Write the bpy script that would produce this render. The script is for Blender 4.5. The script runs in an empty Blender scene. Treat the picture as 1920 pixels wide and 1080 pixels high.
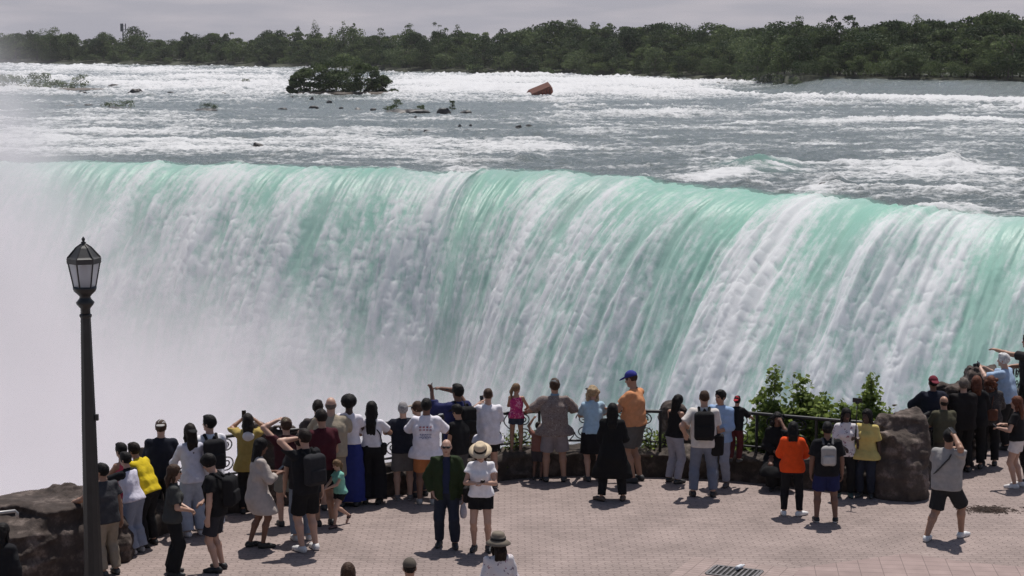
import bpy, bmesh, math, random
import numpy as np
from mathutils import Vector, Matrix
R = math.radians
scene = bpy.context.scene
col = scene.collection
random.seed(7)
rng = np.random.default_rng(7)

# ------------------------------------------------------------------ camera
F_PX, CAM_H, PITCH = 3500.0, 8.0, R(7.6)
cam_d = bpy.data.cameras.new('camera')
cam = bpy.data.objects.new('camera', cam_d)
col.objects.link(cam)
cam.location = (0, 0, CAM_H)
cam.rotation_euler = (math.pi / 2 - PITCH, 0, 0)
cam_d.sensor_width = 36.0
cam_d.lens = 36.0 * F_PX / 1920.0
cam_d.clip_start, cam_d.clip_end = 0.5, 6000
scene.camera = cam

# ------------------------------------------------------------------ world, sun, exposure
SUN_EL, SUN_ROT = R(69), R(16)
world = bpy.data.worlds.new('World')
scene.world = world
world.use_nodes = True
wn, wl = world.node_tree.nodes, world.node_tree.links
bgn = wn['Background']
sky = wn.new('ShaderNodeTexSky')
sky.sky_type = 'NISHITA'
sky.sun_disc = False
sky.sun_elevation, sky.sun_rotation = SUN_EL, SUN_ROT
sky.air_density, sky.dust_density, sky.ozone_density = 1.0, 1.6, 1.2
# thin high cloud over the blue
tcw = wn.new('ShaderNodeTexCoord')
mpw = wn.new('ShaderNodeMapping'); mpw.inputs['Scale'].default_value = (5, 5, 40)
nzw = wn.new('ShaderNodeTexNoise'); nzw.inputs['Scale'].default_value = 3.2; nzw.inputs['Detail'].default_value = 6
rpw = wn.new('ShaderNodeMapRange'); rpw.inputs['From Min'].default_value = 0.42; rpw.inputs['From Max'].default_value = 0.72
rpw.inputs['To Max'].default_value = 0.75
mxw = wn.new('ShaderNodeMix'); mxw.data_type = 'RGBA'
mxw.inputs['B'].default_value = (7.2, 6.7, 7.1, 1)
mx2 = wn.new('ShaderNodeMix'); mx2.data_type = 'RGBA'; mx2.blend_type = 'MIX'
mx2.inputs['B'].default_value = (5.5, 5.45, 6.35, 1)
# the pale veil lies low over the horizon, deeper blue overhead
spw = wn.new('ShaderNodeSeparateXYZ'); wl.new(tcw.outputs['Generated'], spw.inputs[0])
vlw = wn.new('ShaderNodeMapRange'); vlw.interpolation_type = 'SMOOTHSTEP'
vlw.inputs['From Min'].default_value = 0.02; vlw.inputs['From Max'].default_value = 0.35; vlw.inputs['To Min'].default_value = 0.85; vlw.inputs['To Max'].default_value = 0.0
wl.new(spw.outputs['Z'], vlw.inputs['Value']); wl.new(vlw.outputs['Result'], mx2.inputs['Factor'])
clw = wn.new('ShaderNodeMath'); clw.operation = 'MULTIPLY'
wl.new(tcw.outputs['Generated'], mpw.inputs['Vector'])
wl.new(mpw.outputs['Vector'], nzw.inputs['Vector'])
wl.new(nzw.outputs['Fac'], rpw.inputs['Value'])
wl.new(sky.outputs['Color'], mx2.inputs['A'])
wl.new(mx2.outputs['Result'], mxw.inputs['A'])
wl.new(rpw.outputs['Result'], clw.inputs[0]); wl.new(vlw.outputs['Result'], clw.inputs[1]); wl.new(clw.outputs[0], mxw.inputs['Factor'])
wl.new(mxw.outputs['Result'], bgn.inputs['Color'])
bgn.inputs['Strength'].default_value = 0.075
sun_d = bpy.data.lights.new('sun', 'SUN')
sun_d.energy, sun_d.angle, sun_d.color = 4.5, R(0.53), (1.0, 0.95, 0.90)
sun = bpy.data.objects.new('sun', sun_d)
col.objects.link(sun)
SUNV = Vector((math.sin(SUN_ROT) * math.cos(SUN_EL), math.cos(SUN_ROT) * math.cos(SUN_EL), math.sin(SUN_EL)))
sun.rotation_euler = SUNV.to_track_quat('Z', 'Y').to_euler()
scene.view_settings.view_transform = 'Standard'
scene.view_settings.look = 'None'
scene.view_settings.exposure = 0.0
scene.view_settings.gamma = 1.0
scene.cycles.use_denoising = True
scene.cycles.denoising_input_passes = 'RGB_ALBEDO_NORMAL'
scene.cycles.denoising_prefilter = 'NONE'
scene.cycles.max_bounces = 8
scene.cycles.diffuse_bounces = 3
scene.cycles.glossy_bounces = 2
scene.cycles.transmission_bounces = 4
scene.cycles.transparent_max_bounces = 8
scene.cycles.volume_bounces = 6
scene.cycles.volume_step_rate = 0.4
scene.cycles.volume_max_steps = 64
scene.cycles.caustics_reflective = False
scene.cycles.caustics_refractive = False

# ------------------------------------------------------------------ measuring: pixel of the 1920x1080 photo -> point of the place
CP, SP = math.cos(PITCH), math.sin(PITCH)
def ray(px, py):
    cx, cy = (px - 960.0) / F_PX, (540.0 - py) / F_PX
    return cx, CP + cy * SP, -SP + cy * CP
def at_z(px, py, z=0.0):
    dx, dy, dz = ray(px, py)
    t = (z - CAM_H) / dz
    return Vector((dx * t, dy * t, z))
def at_y(px, py, y):
    dx, dy, dz = ray(px, py)
    t = y / dy
    return Vector((dx * t, y, CAM_H + dz * t))

# ------------------------------------------------------------------ object helpers
def tag(o, label=None, cat=None, group=None, kind=None):
    if label: o['label'] = label
    if cat: o['category'] = cat
    if group: o['group'] = group
    if kind: o['kind'] = kind
    return o
def link(o, parent=None):
    col.objects.link(o)
    if parent is not None: o.parent = parent
    return o
def empty(name, loc=(0, 0, 0), rz=0.0):
    o = bpy.data.objects.new(name, None)
    o.location = loc; o.rotation_euler = (0, 0, rz)
    o.empty_display_size = 0.2
    return link(o)
def np_mesh(name, V, Q, mats, smooth=True, mi=None):
    """mesh from arrays: V (n,3), Q (m,4) or (m,3)"""
    me = bpy.data.meshes.new(name)
    V = np.ascontiguousarray(V, dtype=np.float32); Q = np.ascontiguousarray(Q, dtype=np.int32)
    n, k = Q.shape
    me.vertices.add(len(V)); me.vertices.foreach_set('co', V.ravel())
    me.loops.add(n * k); me.loops.foreach_set('vertex_index', Q.ravel())
    me.polygons.add(n)
    me.polygons.foreach_set('loop_start', np.arange(0, n * k, k, dtype=np.int32))
    if mi is not None: me.polygons.foreach_set('material_index', np.ascontiguousarray(mi, dtype=np.int32))
    me.update(calc_edges=True)
    me.polygons.foreach_set('use_smooth', np.full(n, smooth, dtype=bool))
    for m in (mats if isinstance(mats, (list, tuple)) else [mats]): me.materials.append(m)
    return me
def np_obj(name, V, Q, mats, parent=None, smooth=True, mi=None):
    return link(bpy.data.objects.new(name, np_mesh(name, V, Q, mats, smooth, mi)), parent)
def attr(me, name, arr):
    a = me.attributes.new(name, 'FLOAT', 'POINT')
    a.data.foreach_set('value', np.ascontiguousarray(arr, dtype=np.float32).ravel())
def to_base(o):
    """move a mesh object's origin to the bottom centre of its mesh, shape unmoved"""
    me = o.data
    V = np.empty(len(me.vertices) * 3, np.float32); me.vertices.foreach_get('co', V); V = V.reshape(-1, 3)
    c = (V.min(0) + V.max(0)) / 2; c[2] = V[:, 2].min()
    me.vertices.foreach_set('co', (V - c).ravel()); me.update()
    o.location = o.matrix_basis @ Vector(c.tolist())
    return o
class MB:
    """collects boxes, tubes and lathes into one mesh"""
    def __init__(s): s.v = []; s.f = []
    def add(s, vs, fs):
        n = len(s.v); s.v += [tuple(v) for v in vs]; s.f += [tuple(i + n for i in f) for f in fs]
    def box(s, c, d, M=None, bev=0.0):
        x, y, z = d[0] / 2, d[1] / 2, d[2] / 2
        bm = bmesh.new(); bmesh.ops.create_cube(bm, size=1)
        bmesh.ops.scale(bm, vec=d, verts=bm.verts)
        if bev: bmesh.ops.bevel(bm, geom=bm.edges[:], offset=bev, segments=2, affect='EDGES', profile=0.6)
        mt = Matrix.Translation(c) @ (M.to_4x4() if M else Matrix.Identity(4))
        bmesh.ops.transform(bm, matrix=mt, verts=bm.verts)
        bm.verts.index_update()
        s.add([v.co for v in bm.verts], [[v.index for v in f.verts] for f in bm.faces]); bm.free()
    def tube(s, pts, r, n=8, cap=True):
        pts = [Vector(p) for p in pts]
        rs = r if isinstance(r, (list, tuple)) else [r] * len(pts)
        vs, fs = [], []
        ref = None
        for i, p in enumerate(pts):
            t = (pts[min(i + 1, len(pts) - 1)] - pts[max(i - 1, 0)]).normalized()
            if ref is None: ref = Vector((0, 0, 1)) if abs(t.z) < .9 else Vector((1, 0, 0))
            a = t.cross(ref).normalized(); b = a.cross(t).normalized(); ref = b
            for k in range(n):
                w = 2 * math.pi * k / n
                vs.append(p + (a * math.cos(w) + b * math.sin(w)) * rs[i])
        for i in range(len(pts) - 1):
            for k in range(n):
                fs.append((i * n + k, i * n + (k + 1) % n, (i + 1) * n + (k + 1) % n, (i + 1) * n + k))
        if cap:
            fs.append(tuple(range(n))[::-1]); fs.append(tuple((len(pts) - 1) * n + k for k in range(n)))
        s.add(vs, fs)
    def lathe(s, prof, n=16, c=(0, 0, 0), rot=0.0):
        vs, fs = [], []
        for (r, z) in prof:
            for k in range(n):
                w = 2 * math.pi * k / n + rot
                vs.append((c[0] + r * math.cos(w), c[1] + r * math.sin(w), c[2] + z))
        for i in range(len(prof) - 1):
            for k in range(n):
                fs.append((i * n + k, i * n + (k + 1) % n, (i + 1) * n + (k + 1) % n, (i + 1) * n + k))
        fs.append(tuple(range(n))[::-1]); fs.append(tuple((len(prof) - 1) * n + k for k in range(n)))
        s.add(vs, fs)
    def build(s, name, mat, parent=None, smooth=False):
        me = bpy.data.meshes.new(name); me.from_pydata(s.v, [], s.f); me.update()
        if smooth:
            me.polygons.foreach_set('use_smooth', [True] * len(me.polygons))
        me.materials.append(mat)
        return link(bpy.data.objects.new(name, me), parent)

# ------------------------------------------------------------------ noise in numpy
PERM = np.random.default_rng(3).permutation(4096).astype(np.int64)
PERM = np.concatenate([PERM, PERM])
def _h(i, j, k): return PERM[(PERM[(PERM[i & 4095] + j) & 4095] + k) & 4095] / 4096.0
def vnoise(x, y, z=0.0):
    x, y, z = np.broadcast_arrays(np.asarray(x, float), np.asarray(y, float), np.asarray(z, float))
    i, j, k = np.floor(x).astype(np.int64), np.floor(y).astype(np.int64), np.floor(z).astype(np.int64)
    fx, fy, fz = x - i, y - j, z - k
    fx = fx * fx * fx * (fx * (fx * 6 - 15) + 10); fy = fy * fy * fy * (fy * (fy * 6 - 15) + 10); fz = fz * fz * (3 - 2 * fz)
    def L(a, b, t): return a + (b - a) * t
    if not np.any(z):
        return L(L(_h(i, j, k), _h(i + 1, j, k), fx), L(_h(i, j + 1, k), _h(i + 1, j + 1, k), fx), fy) * 2 - 1
    a = L(L(_h(i, j, k), _h(i + 1, j, k), fx), L(_h(i, j + 1, k), _h(i + 1, j + 1, k), fx), fy)
    b = L(L(_h(i, j, k + 1), _h(i + 1, j, k + 1), fx), L(_h(i, j + 1, k + 1), _h(i + 1, j + 1, k + 1), fx), fy)
    return L(a, b, fz) * 2 - 1
def fbm(x, y, z=0.0, o=4, gain=0.5):
    s, a, t = 0.0, 1.0, 0.0
    for q in range(o):
        s = s + a * vnoise(x * 2.03 ** q + 17.3 * q, y * 2.03 ** q + 5.1 * q, (z * 2.03 ** q + 3.7 * q) if np.any(z) else 0.0)
        t += a; a *= gain
    return s / t
def sstep(a, b, x):
    t = np.clip((x - a) / (b - a), 0, 1)
    return t * t * (3 - 2 * t)

# ------------------------------------------------------------------ materials
def newmat(name):
    m = bpy.data.materials.new(name); m.use_nodes = True
    return m, m.node_tree.nodes, m.node_tree.links, m.node_tree.nodes['Principled BSDF']
_mc = {}
def plain(name, rgb, rough=0.7, metal=0.0, var=0.12, scale=8.0, bump=0.0, bscale=60.0, spec=0.5):
    """colour with slight blotchy variation and a fine bump, in object space"""
    key = (name, tuple(rgb), rough, metal, var, scale, bump)
    if key in _mc: return _mc[key]
    m, n, l, p = newmat(name)
    tc = n.new('ShaderNodeTexCoord'); nz = n.new('ShaderNodeTexNoise')
    nz.inputs['Scale'].default_value = scale; nz.inputs['Detail'].default_value = 5
    l.new(tc.outputs['Object'], nz.inputs['Vector'])
    mr = n.new('ShaderNodeMapRange'); mr.inputs['From Min'].default_value = .3; mr.inputs['From Max'].default_value = .7
    mr.inputs['To Min'].default_value = 1 - var; mr.inputs['To Max'].default_value = 1 + var
    l.new(nz.outputs['Fac'], mr.inputs['Value'])
    vm = n.new('ShaderNodeVectorMath'); vm.operation = 'SCALE'; vm.inputs[0].default_value = rgb
    l.new(mr.outputs['Result'], vm.inputs['Scale']); l.new(vm.outputs['Vector'], p.inputs['Base Color'])
    p.inputs['Roughness'].default_value = rough; p.inputs['Metallic'].default_value = metal
    p.inputs['Specular IOR Level'].default_value = spec
    if bump:
        nb = n.new('ShaderNodeTexNoise'); nb.inputs['Scale'].default_value = bscale; nb.inputs['Detail'].default_value = 4
        l.new(tc.outputs['Object'], nb.inputs['Vector'])
        bp = n.new('ShaderNodeBump'); bp.inputs['Strength'].default_value = bump; bp.inputs['Distance'].default_value = 0.02
        l.new(nb.outputs['Fac'], bp.inputs['Height']); l.new(bp.outputs['Normal'], p.inputs['Normal'])
    _mc[key] = m
    return m
# ------------------------------------------------------------------ implicit shapes -> one continuous mesh (surface nets)
def surface_nets(v, lo, h):
    s = v < 0
    nx, ny, nz = v.shape
    acc = np.zeros((nx - 1, ny - 1, nz - 1, 3), np.float32); cnt = np.zeros((nx - 1, ny - 1, nz - 1), np.float32)
    I = [slice(0, -1), slice(1, None)]
    cross = []
    for ax in range(3):
        a = [slice(None)] * 3; b = [slice(None)] * 3
        a[ax] = slice(0, -1); b[ax] = slice(1, None)
        va, vb = v[tuple(a)], v[tuple(b)]
        c = s[tuple(a)] != s[tuple(b)]
        den = np.where(c, va - vb, 1.0)
        t = np.where(c, va / den, 0).astype(np.float32)
        o1, o2 = [q for q in range(3) if q != ax]
        for p in (0, 1):
            for q in (0, 1):
                sl = [slice(None)] * 3
                sl[o1] = I[p]; sl[o2] = I[q]
                cc = c[tuple(sl)]
                cnt += cc
                acc[..., ax] += t[tuple(sl)]
                acc[..., o1] += p * cc; acc[..., o2] += q * cc
        cross.append((ax, c, s[tuple(a)]))
    m = cnt > 0
    idx = np.full(m.shape, -1, np.int64); n = int(m.sum()); idx[m] = np.arange(n)
    ijk = np.argwhere(m)
    V = (ijk + acc[m] / cnt[m][:, None]) * h + lo
    quads = []
    for ax, c, sa in cross:
        o1, o2 = [(1, 2), (2, 0), (0, 1)][ax]
        sl = [slice(None)] * 3; sl[o1] = slice(1, -1); sl[o2] = slice(1, -1)
        w = np.argwhere(c[tuple(sl)]); 
        if len(w) == 0: continue
        w[:, o1] += 1; w[:, o2] += 1
        ins = sa[w[:, 0], w[:, 1], w[:, 2]]
        def at(d1, d2):
            q = w.copy(); q[:, o1] += d1; q[:, o2] += d2
            return idx[q[:, 0], q[:, 1], q[:, 2]]
        f = np.stack([at(-1, -1), at(0, -1), at(0, 0), at(-1, 0)], -1)
        f[~ins] = f[~ins][:, ::-1]
        quads.append(f)
    Qd = np.concatenate(quads)
    return V, Qd[(Qd >= 0).all(1)]
A3 = lambda p: np.array(p, float)
class Cap:          # capsule with two radii
    def __init__(s, a, b, ra, rb=None, k=.03, planes=()):
        s.a, s.b, s.ra, s.rb, s.k, s.planes = A3(a), A3(b), ra, ra if rb is None else rb, k, planes
        r = max(s.ra, s.rb); s.lo = np.minimum(s.a, s.b) - r; s.hi = np.maximum(s.a, s.b) + r
    def d(s, x, y, z):
        e = s.b - s.a; L = float(e @ e) + 1e-9
        px, py, pz = x - s.a[0], y - s.a[1], z - s.a[2]
        t = np.clip((px * e[0] + py * e[1] + pz * e[2]) / L, 0, 1)
        r = np.sqrt((px - t * e[0]) ** 2 + (py - t * e[1]) ** 2 + (pz - t * e[2]) ** 2) - (s.ra + t * (s.rb - s.ra))
        for (c, nn) in s.planes:
            r = np.maximum(r, (x - c[0]) * nn[0] + (y - c[1]) * nn[1] + (z - c[2]) * nn[2])
        return r
class Ell:          # ellipsoid in a frame (rows of M are its axes)
    def __init__(s, c, rad, M=None, k=.03, planes=(), cut=False):
        s.c, s.r, s.M, s.k, s.planes, s.cut = A3(c), A3(rad), np.eye(3) if M is None else np.asarray(M), k, planes, cut
        e = np.abs(s.M.T) @ s.r; s.lo, s.hi = s.c - e, s.c + e
    def d(s, x, y, z):
        px, py, pz = x - s.c[0], y - s.c[1], z - s.c[2]
        q = 0; g = 0
        for i in range(3):
            w = (px * s.M[i][0] + py * s.M[i][1] + pz * s.M[i][2]) / s.r[i]
            q = q + w * w; g = g + (w / s.r[i]) ** 2
        q = np.sqrt(q); r = q * (q - 1) / np.sqrt(g + 1e-9)
        for (c, nn) in s.planes:
            r = np.maximum(r, (x - c[0]) * nn[0] + (y - c[1]) * nn[1] + (z - c[2]) * nn[2])
        return r
class Box(Ell):     # rounded box, last number of rad is the rounding
    def __init__(s, c, rad, rnd, M=None, k=.01, cut=False):
        super().__init__(c, rad, M, k, (), cut); s.rnd = rnd
        e = np.abs(s.M.T) @ s.r; s.lo, s.hi = s.c - e, s.c + e
    def d(s, x, y, z):
        p = (x - s.c[0], y - s.c[1], z - s.c[2]); o = 0; ins = -9.0
        for i in range(3):
            w = np.abs(p[0] * s.M[i][0] + p[1] * s.M[i][1] + p[2] * s.M[i][2]) - s.r[i] + s.rnd
            o = o + np.maximum(w, 0) ** 2; ins = np.maximum(ins, w)
        return np.sqrt(o) + np.minimum(ins, 0) - s.rnd
def implicit(prims, h, clips=(), wob=None):
    pos = [p for p in prims if not getattr(p, 'cut', False)]
    lo = np.min([p.lo for p in pos], 0) - 3 * h; hi = np.max([p.hi for p in pos], 0) + 3 * h
    n = np.ceil((hi - lo) / h).astype(int) + 1
    ax = [(lo[i] + h * np.arange(n[i])).astype(np.float32) for i in range(3)]
    V = np.full(n, .5, np.float32)
    for p in prims:
        m = max(p.k, 2.5 * h)
        i0 = np.clip(np.floor((p.lo - m - lo) / h).astype(int), 0, n - 1); i1 = np.clip(np.ceil((p.hi + m - lo) / h).astype(int) + 1, 1, n)
        sl = tuple(slice(i0[i], i1[i]) for i in range(3))
        d = p.d(ax[0][sl[0]][:, None, None], ax[1][sl[1]][None, :, None], ax[2][sl[2]][None, None, :])
        b = V[sl]
        if getattr(p, 'cut', False): V[sl] = np.maximum(b, -d); continue
        if p.k > 0:
            q = np.maximum(p.k - np.abs(b - d), 0) / p.k
            V[sl] = np.minimum(b, d) - q * q * p.k * .25
        else: V[sl] = np.minimum(b, d)
    X, Y, Z = ax[0][:, None, None], ax[1][None, :, None], ax[2][None, None, :]
    if wob is not None: V += wob(X, Y, Z).astype(np.float32)
    for (c, nn) in clips: V = np.maximum(V, (X - c[0]) * nn[0] + (Y - c[1]) * nn[1] + (Z - c[2]) * nn[2])
    V[0] = V[-1] = .5; V[:, 0] = V[:, -1] = .5; V[:, :, 0] = V[:, :, -1] = .5
    return surface_nets(V, lo, h)
def rock_arrays(dim, seed, h=.05, cuts=16, rough=.10, lay=0.0, flat_top=None):
    """a broken boulder: an ellipsoid shaved by random planes, with layered roughness"""
    g = np.random.default_rng(seed)
    dim = A3(dim) / 2
    dirs = g.normal(size=(cuts, 3)); dirs /= np.linalg.norm(dirs, axis=1)[:, None]
    offs = g.uniform(.62, .9, cuts)
    lo, hi = -dim * 1.15, dim * 1.15
    n = np.ceil((hi - lo) / h).astype(int) + 1
    X, Y, Z = [(lo[i] + h * np.arange(n[i])) for i in range(3)]
    X, Y, Z = X[:, None, None], Y[None, :, None], Z[None, None, :]
    u, v, w = X / dim[0], Y / dim[1], Z / dim[2]
    D = np.sqrt(u * u + v * v + w * w) - 1
    for d_, o in zip(dirs, offs): D = np.maximum(D, (u * d_[0] + v * d_[1] + w * d_[2]) - o)
    if flat_top is not None: D = np.maximum(D, w - flat_top)
    D = D * dim.min()
    sc = dim.mean()
    nn = fbm(X / sc * 1.7 + seed, Y / sc * 1.7, Z / sc * 1.7 + 9, o=5, gain=.55)
    D = D + rough * sc * nn
    if lay: D = D + lay * sc * np.abs(fbm(X / sc * .8, Y / sc * .8 + seed, Z / sc * 5 + 2, o=2))
    D[0] = D[-1] = 1; D[:, 0] = D[:, -1] = 1; D[:, :, 0] = D[:, :, -1] = 1
    return surface_nets(D, lo, h)
# ================================================================== SETTING: river, falls, mist
ZW = -2.0                                   # river level at the brink, plaza is 0
CREST_PX = np.array([-420, -200, 0, 240, 330, 420, 500, 640, 800, 860, 930, 1000, 1100, 1250, 1330, 1420, 1480, 1560, 1640, 1720, 1800, 1920, 2050, 2200, 2400], float)
CREST_PY = np.array([300, 300, 301, 305, 307, 310, 312, 318, 322, 324, 319, 321, 326, 345, 355, 362, 366, 372, 384, 400, 404, 407, 412, 424, 445], float)
def crest_y(px): return np.interp(px, CREST_PX, CREST_PY)
NU = 1050
U = np.linspace(-300, 2230, NU)             # crest sampled by bearing
cyp = crest_y(U) + 3.6 * fbm(U / 70.0, 0.3 + 0 * U, o=4, gain=.6)
CX, CY = np.empty(NU), np.empty(NU)
for i in range(NU):
    p = at_z(U[i], cyp[i], ZW); CX[i], CY[i] = p.x, p.y
# smooth copy for the direction of flow
def smooth(a, w):
    k = np.hanning(2 * w + 1); k /= k.sum()
    return np.convolve(np.pad(a, w, mode='edge'), k, mode='valid')
SX, SY = smooth(CX, 110), smooth(CY, 110)
tx, ty = np.gradient(SX), np.gradient(SY)
ln = np.hypot(tx, ty); NX, NY = ty / ln, -tx / ln          # towards the gorge (left and near)
NX = np.clip(NX, -0.72, -0.14); NY = -np.sqrt(1 - NX ** 2)
NX, NY = smooth(NX, 130), smooth(NY, 130)

# ---- river sheet, from brink to far shore
SHORE_PX = np.array([-420, 0, 200, 560, 740, 1000, 1280, 1420, 1560, 2400], float)
SHORE_PY = np.array([119, 119, 120.5, 126, 134, 140, 147, 150, 152, 152], float)
NR = 520
S = np.linspace(0, 1, NR) ** 0.9
ysh = np.interp(U, SHORE_PX, SHORE_PY)
PX = np.repeat(U[None, :], NR, 0)
PY = cyp[None, :] * (1 - S[:, None]) + ysh[None, :] * S[:, None]
cxr, cyr = (PX - 960) / F_PX, (540 - PY) / F_PX
t = (ZW - CAM_H) / (-SP + cyr * CP)
RX, RY = cxr * t, (CP + cyr * SP) * t
def band(y0, th, x0, x1, amp, fx=60.0, wob=5.0, sl=0.0):
    """a broken white band across the rapids"""
    yc = y0 + sl * (PX - (x0 + x1) / 2) + wob * fbm(PX / 170.0 + y0, y0 * 0.37, o=3)
    e = sstep(x0 - fx, x0 + fx, PX) * (1 - sstep(x1 - fx, x1 + fx, PX))
    return (.72 if amp > 0 else 1) * amp * e * np.exp(-((PY - yc) / th) ** 2)
foam = -0.24 + 0 * PX
# long streaks across the flow + chop
n1 = fbm(RX / 9.0, RY / 3.6, o=5, gain=0.6)
n2 = fbm(RX / 2.2 + 31, RY / 1.1 + 9, o=4, gain=0.6)
n3 = fbm(RX / 26.0 + 7, RY / 12.0 + 3, o=3)
foam += 0.85 * n1 + 0.60 * n2 + 0.60 * n3
for a in [(127, 4, -300, 330, .75), (134, 4, -300, 560, .75), (146, 6, -300, 560, .8), (157, 6, 180, 560, .95), (168, 6, -300, 640, .7), (178, 5, 260, 560, .45),
          (144, 5, 735, 1200, .85), (153, 6, 735, 1440, .95), (163, 6, 740, 1300, 1.1), (173, 7, 730, 1350, 1.15), (186, 5, 640, 1280, .55),
          (205, 7, -300, 330, -.35), (200, 14, 330, 1000, -.35), (235, 10, 420, 1000, -.25), (190, 8, -300, 300, -.3),
          (232, 9, -300, 350, .55), (255, 12, -300, 420, .75), (270, 12, -300, 560, .85), (283, 7, -300, 420, .5),
          (262, 9, 560, 1030, .85), (276, 9, 600, 1100, .65), (250, 6, 520, 800, .45), (296, 8, 420, 900, .35),
          (228, 4, 1500, 2200, 1.1), (226, 5, 1250, 1520, .35), (242, 6, 1050, 1400, .35), (214, 4, 1090, 1330, .35), (214, 3, 1230, 1260, .4),
          (265, 6, 1030, 1380, .5), (272, 5, 1500, 1920, .45), (288, 9, 1130, 1400, .25), (310, 16, 1640, 1830, .6), (322, 9, 1560, 1900, .55), (292, 10, 1450, 2100, -.3),
          (350, 10, 1700, 2100, .3), (312, 12, 1000, 1250, -.35), (385, 12, 1640, 1900, -.3), (335, 8, 1400, 1560, -.2), (300, 5, 1150, 1280, -.3)]:
    foam += band(*a)
# weir on the right: a smooth lip, then a white foot
wy = np.interp(PX, [1250, 1430, 1520, 1700, 1920, 2300], [170, 176, 180, 185, 190, 196])
W = sstep(1390, 1580, PX)
pf = np.array([at_z(1600, y, ZW).y for y in (176, 190)])
dfoot = (CAM_H - ZW) / np.maximum(1e-4, -(-SP + (540 - wy) / F_PX * CP)) * (CP + (540 - wy) / F_PX * SP)
rise = 2.5 * W * sstep(0, 13, RY - dfoot + 1.5 * fbm(RX / 7.0, 0.5 + 0 * RX, o=3))
foam = foam * (1 - W * sstep(2, 9, RY - dfoot)) - 0.9 * W * sstep(2, 9, RY - dfoot)
foam += 1.7 * sstep(1230, 1400, PX) * np.exp(-((RY - (dfoot - 6)) / 8.0) ** 2) * (0.75 + 0.5 * n1)
# water piles up white behind notches at the brink
for (c, w, hgt, a) in [(870, 55, 14, 1.0), (1535, 40, 12, .75), (1800, 110, 9, .9), (440, 45, 8, .7), (300, 18, 8, .5), (1385, 50, 6, -.4)]:
    foam += a * np.exp(-((PX - c) / w) ** 2) * np.exp(-((cyp[None, :] - PY) / hgt) ** 2)
lip = np.exp(-((cyp[None, :] - PY) / 9.0) ** 2)
foam -= 0.35 * lip
# waves
chop = 0.17 * fbm(RX / 3.2, RY / 2.4, o=5, gain=0.66) + .08 * np.abs(fbm(RX / .7, RY / .55 + 7, o=2)) + 0.10 * np.abs(fbm(RX / 1.3 + 4, RY / 1.0, o=3))
crestw = np.clip(foam, -.2, 1.0)
Z = ZW + rise + (chop * 1.5 + 0.20 * crestw * (1 + n2)) * (1 - 0.15 * lip) + 0.35 * n3 + .16 * lip * n2 + .10 * lip * n1
far = sstep(180, 320, RY)
Z += far * 0.35 * np.clip(foam, 0, 1.2) * (1 + 1.2 * n1)
# standing waves seen near the brink
for (qx, qy, sx, sy, h) in [(1425, 318, 52, 9, 0.75), (1375, 330, 75, 7, 0.3), (1560, 352, 32, 8, 0.55), (1395, 352, 28, 6, 0.3), (985, 300, 26, 6, 0.5), (1700, 378, 70, 7, 0.35), (1850, 372, 80, 8, 0.35), (1790, 395, 60, 5, 0.3), (1270, 318, 90, 6, 0.25), (1640, 366, 80, 6, 0.3), (440, 306, 40, 5, 0.35), (1780, 312, 34, 9, 0.6)]:
    Z += h * np.exp(-((PX - qx) / sx) ** 2 - ((PY - qy) / sy) ** 2) * (1 + .5 * n2)
foam += 1.3 * np.exp(-((PX - 1360) / 75) ** 2 - ((PY - 334 + (PX - 1360) * .10) / 5) ** 2)
foam += 0.8 * np.exp(-((PX - 1455) / 18) ** 2 - ((PY - 318) / 7) ** 2) + 1.2 * np.exp(-((PX - 1530) / 14) ** 2 - ((PY - 357) / 5) ** 2)
foam -= 0.7 * np.exp(-((PX - 1425) / 45) ** 2 - ((PY - 318) / 8) ** 2)
for (a, b) in [(1015, 176)]:
    foam += 0.8 * np.exp(-((PX - a) / 40) ** 2 - ((PY - b) / 4) ** 2)
zl0 = Z[0].copy()
green = .8 * np.exp(-((cyp[None, :] - PY) / 2.6) ** 2) * sstep(-100, 0, PX) + 0.9 * np.exp(-((PX - 1425) / 60) ** 2 - ((PY - 316) / 12) ** 2)
idx = np.arange(NR * NU).reshape(NR, NU)
Q = np.stack([idx[:-1, :-1], idx[:-1, 1:], idx[1:, 1:], idx[1:, :-1]], -1).reshape(-1, 4)

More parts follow.
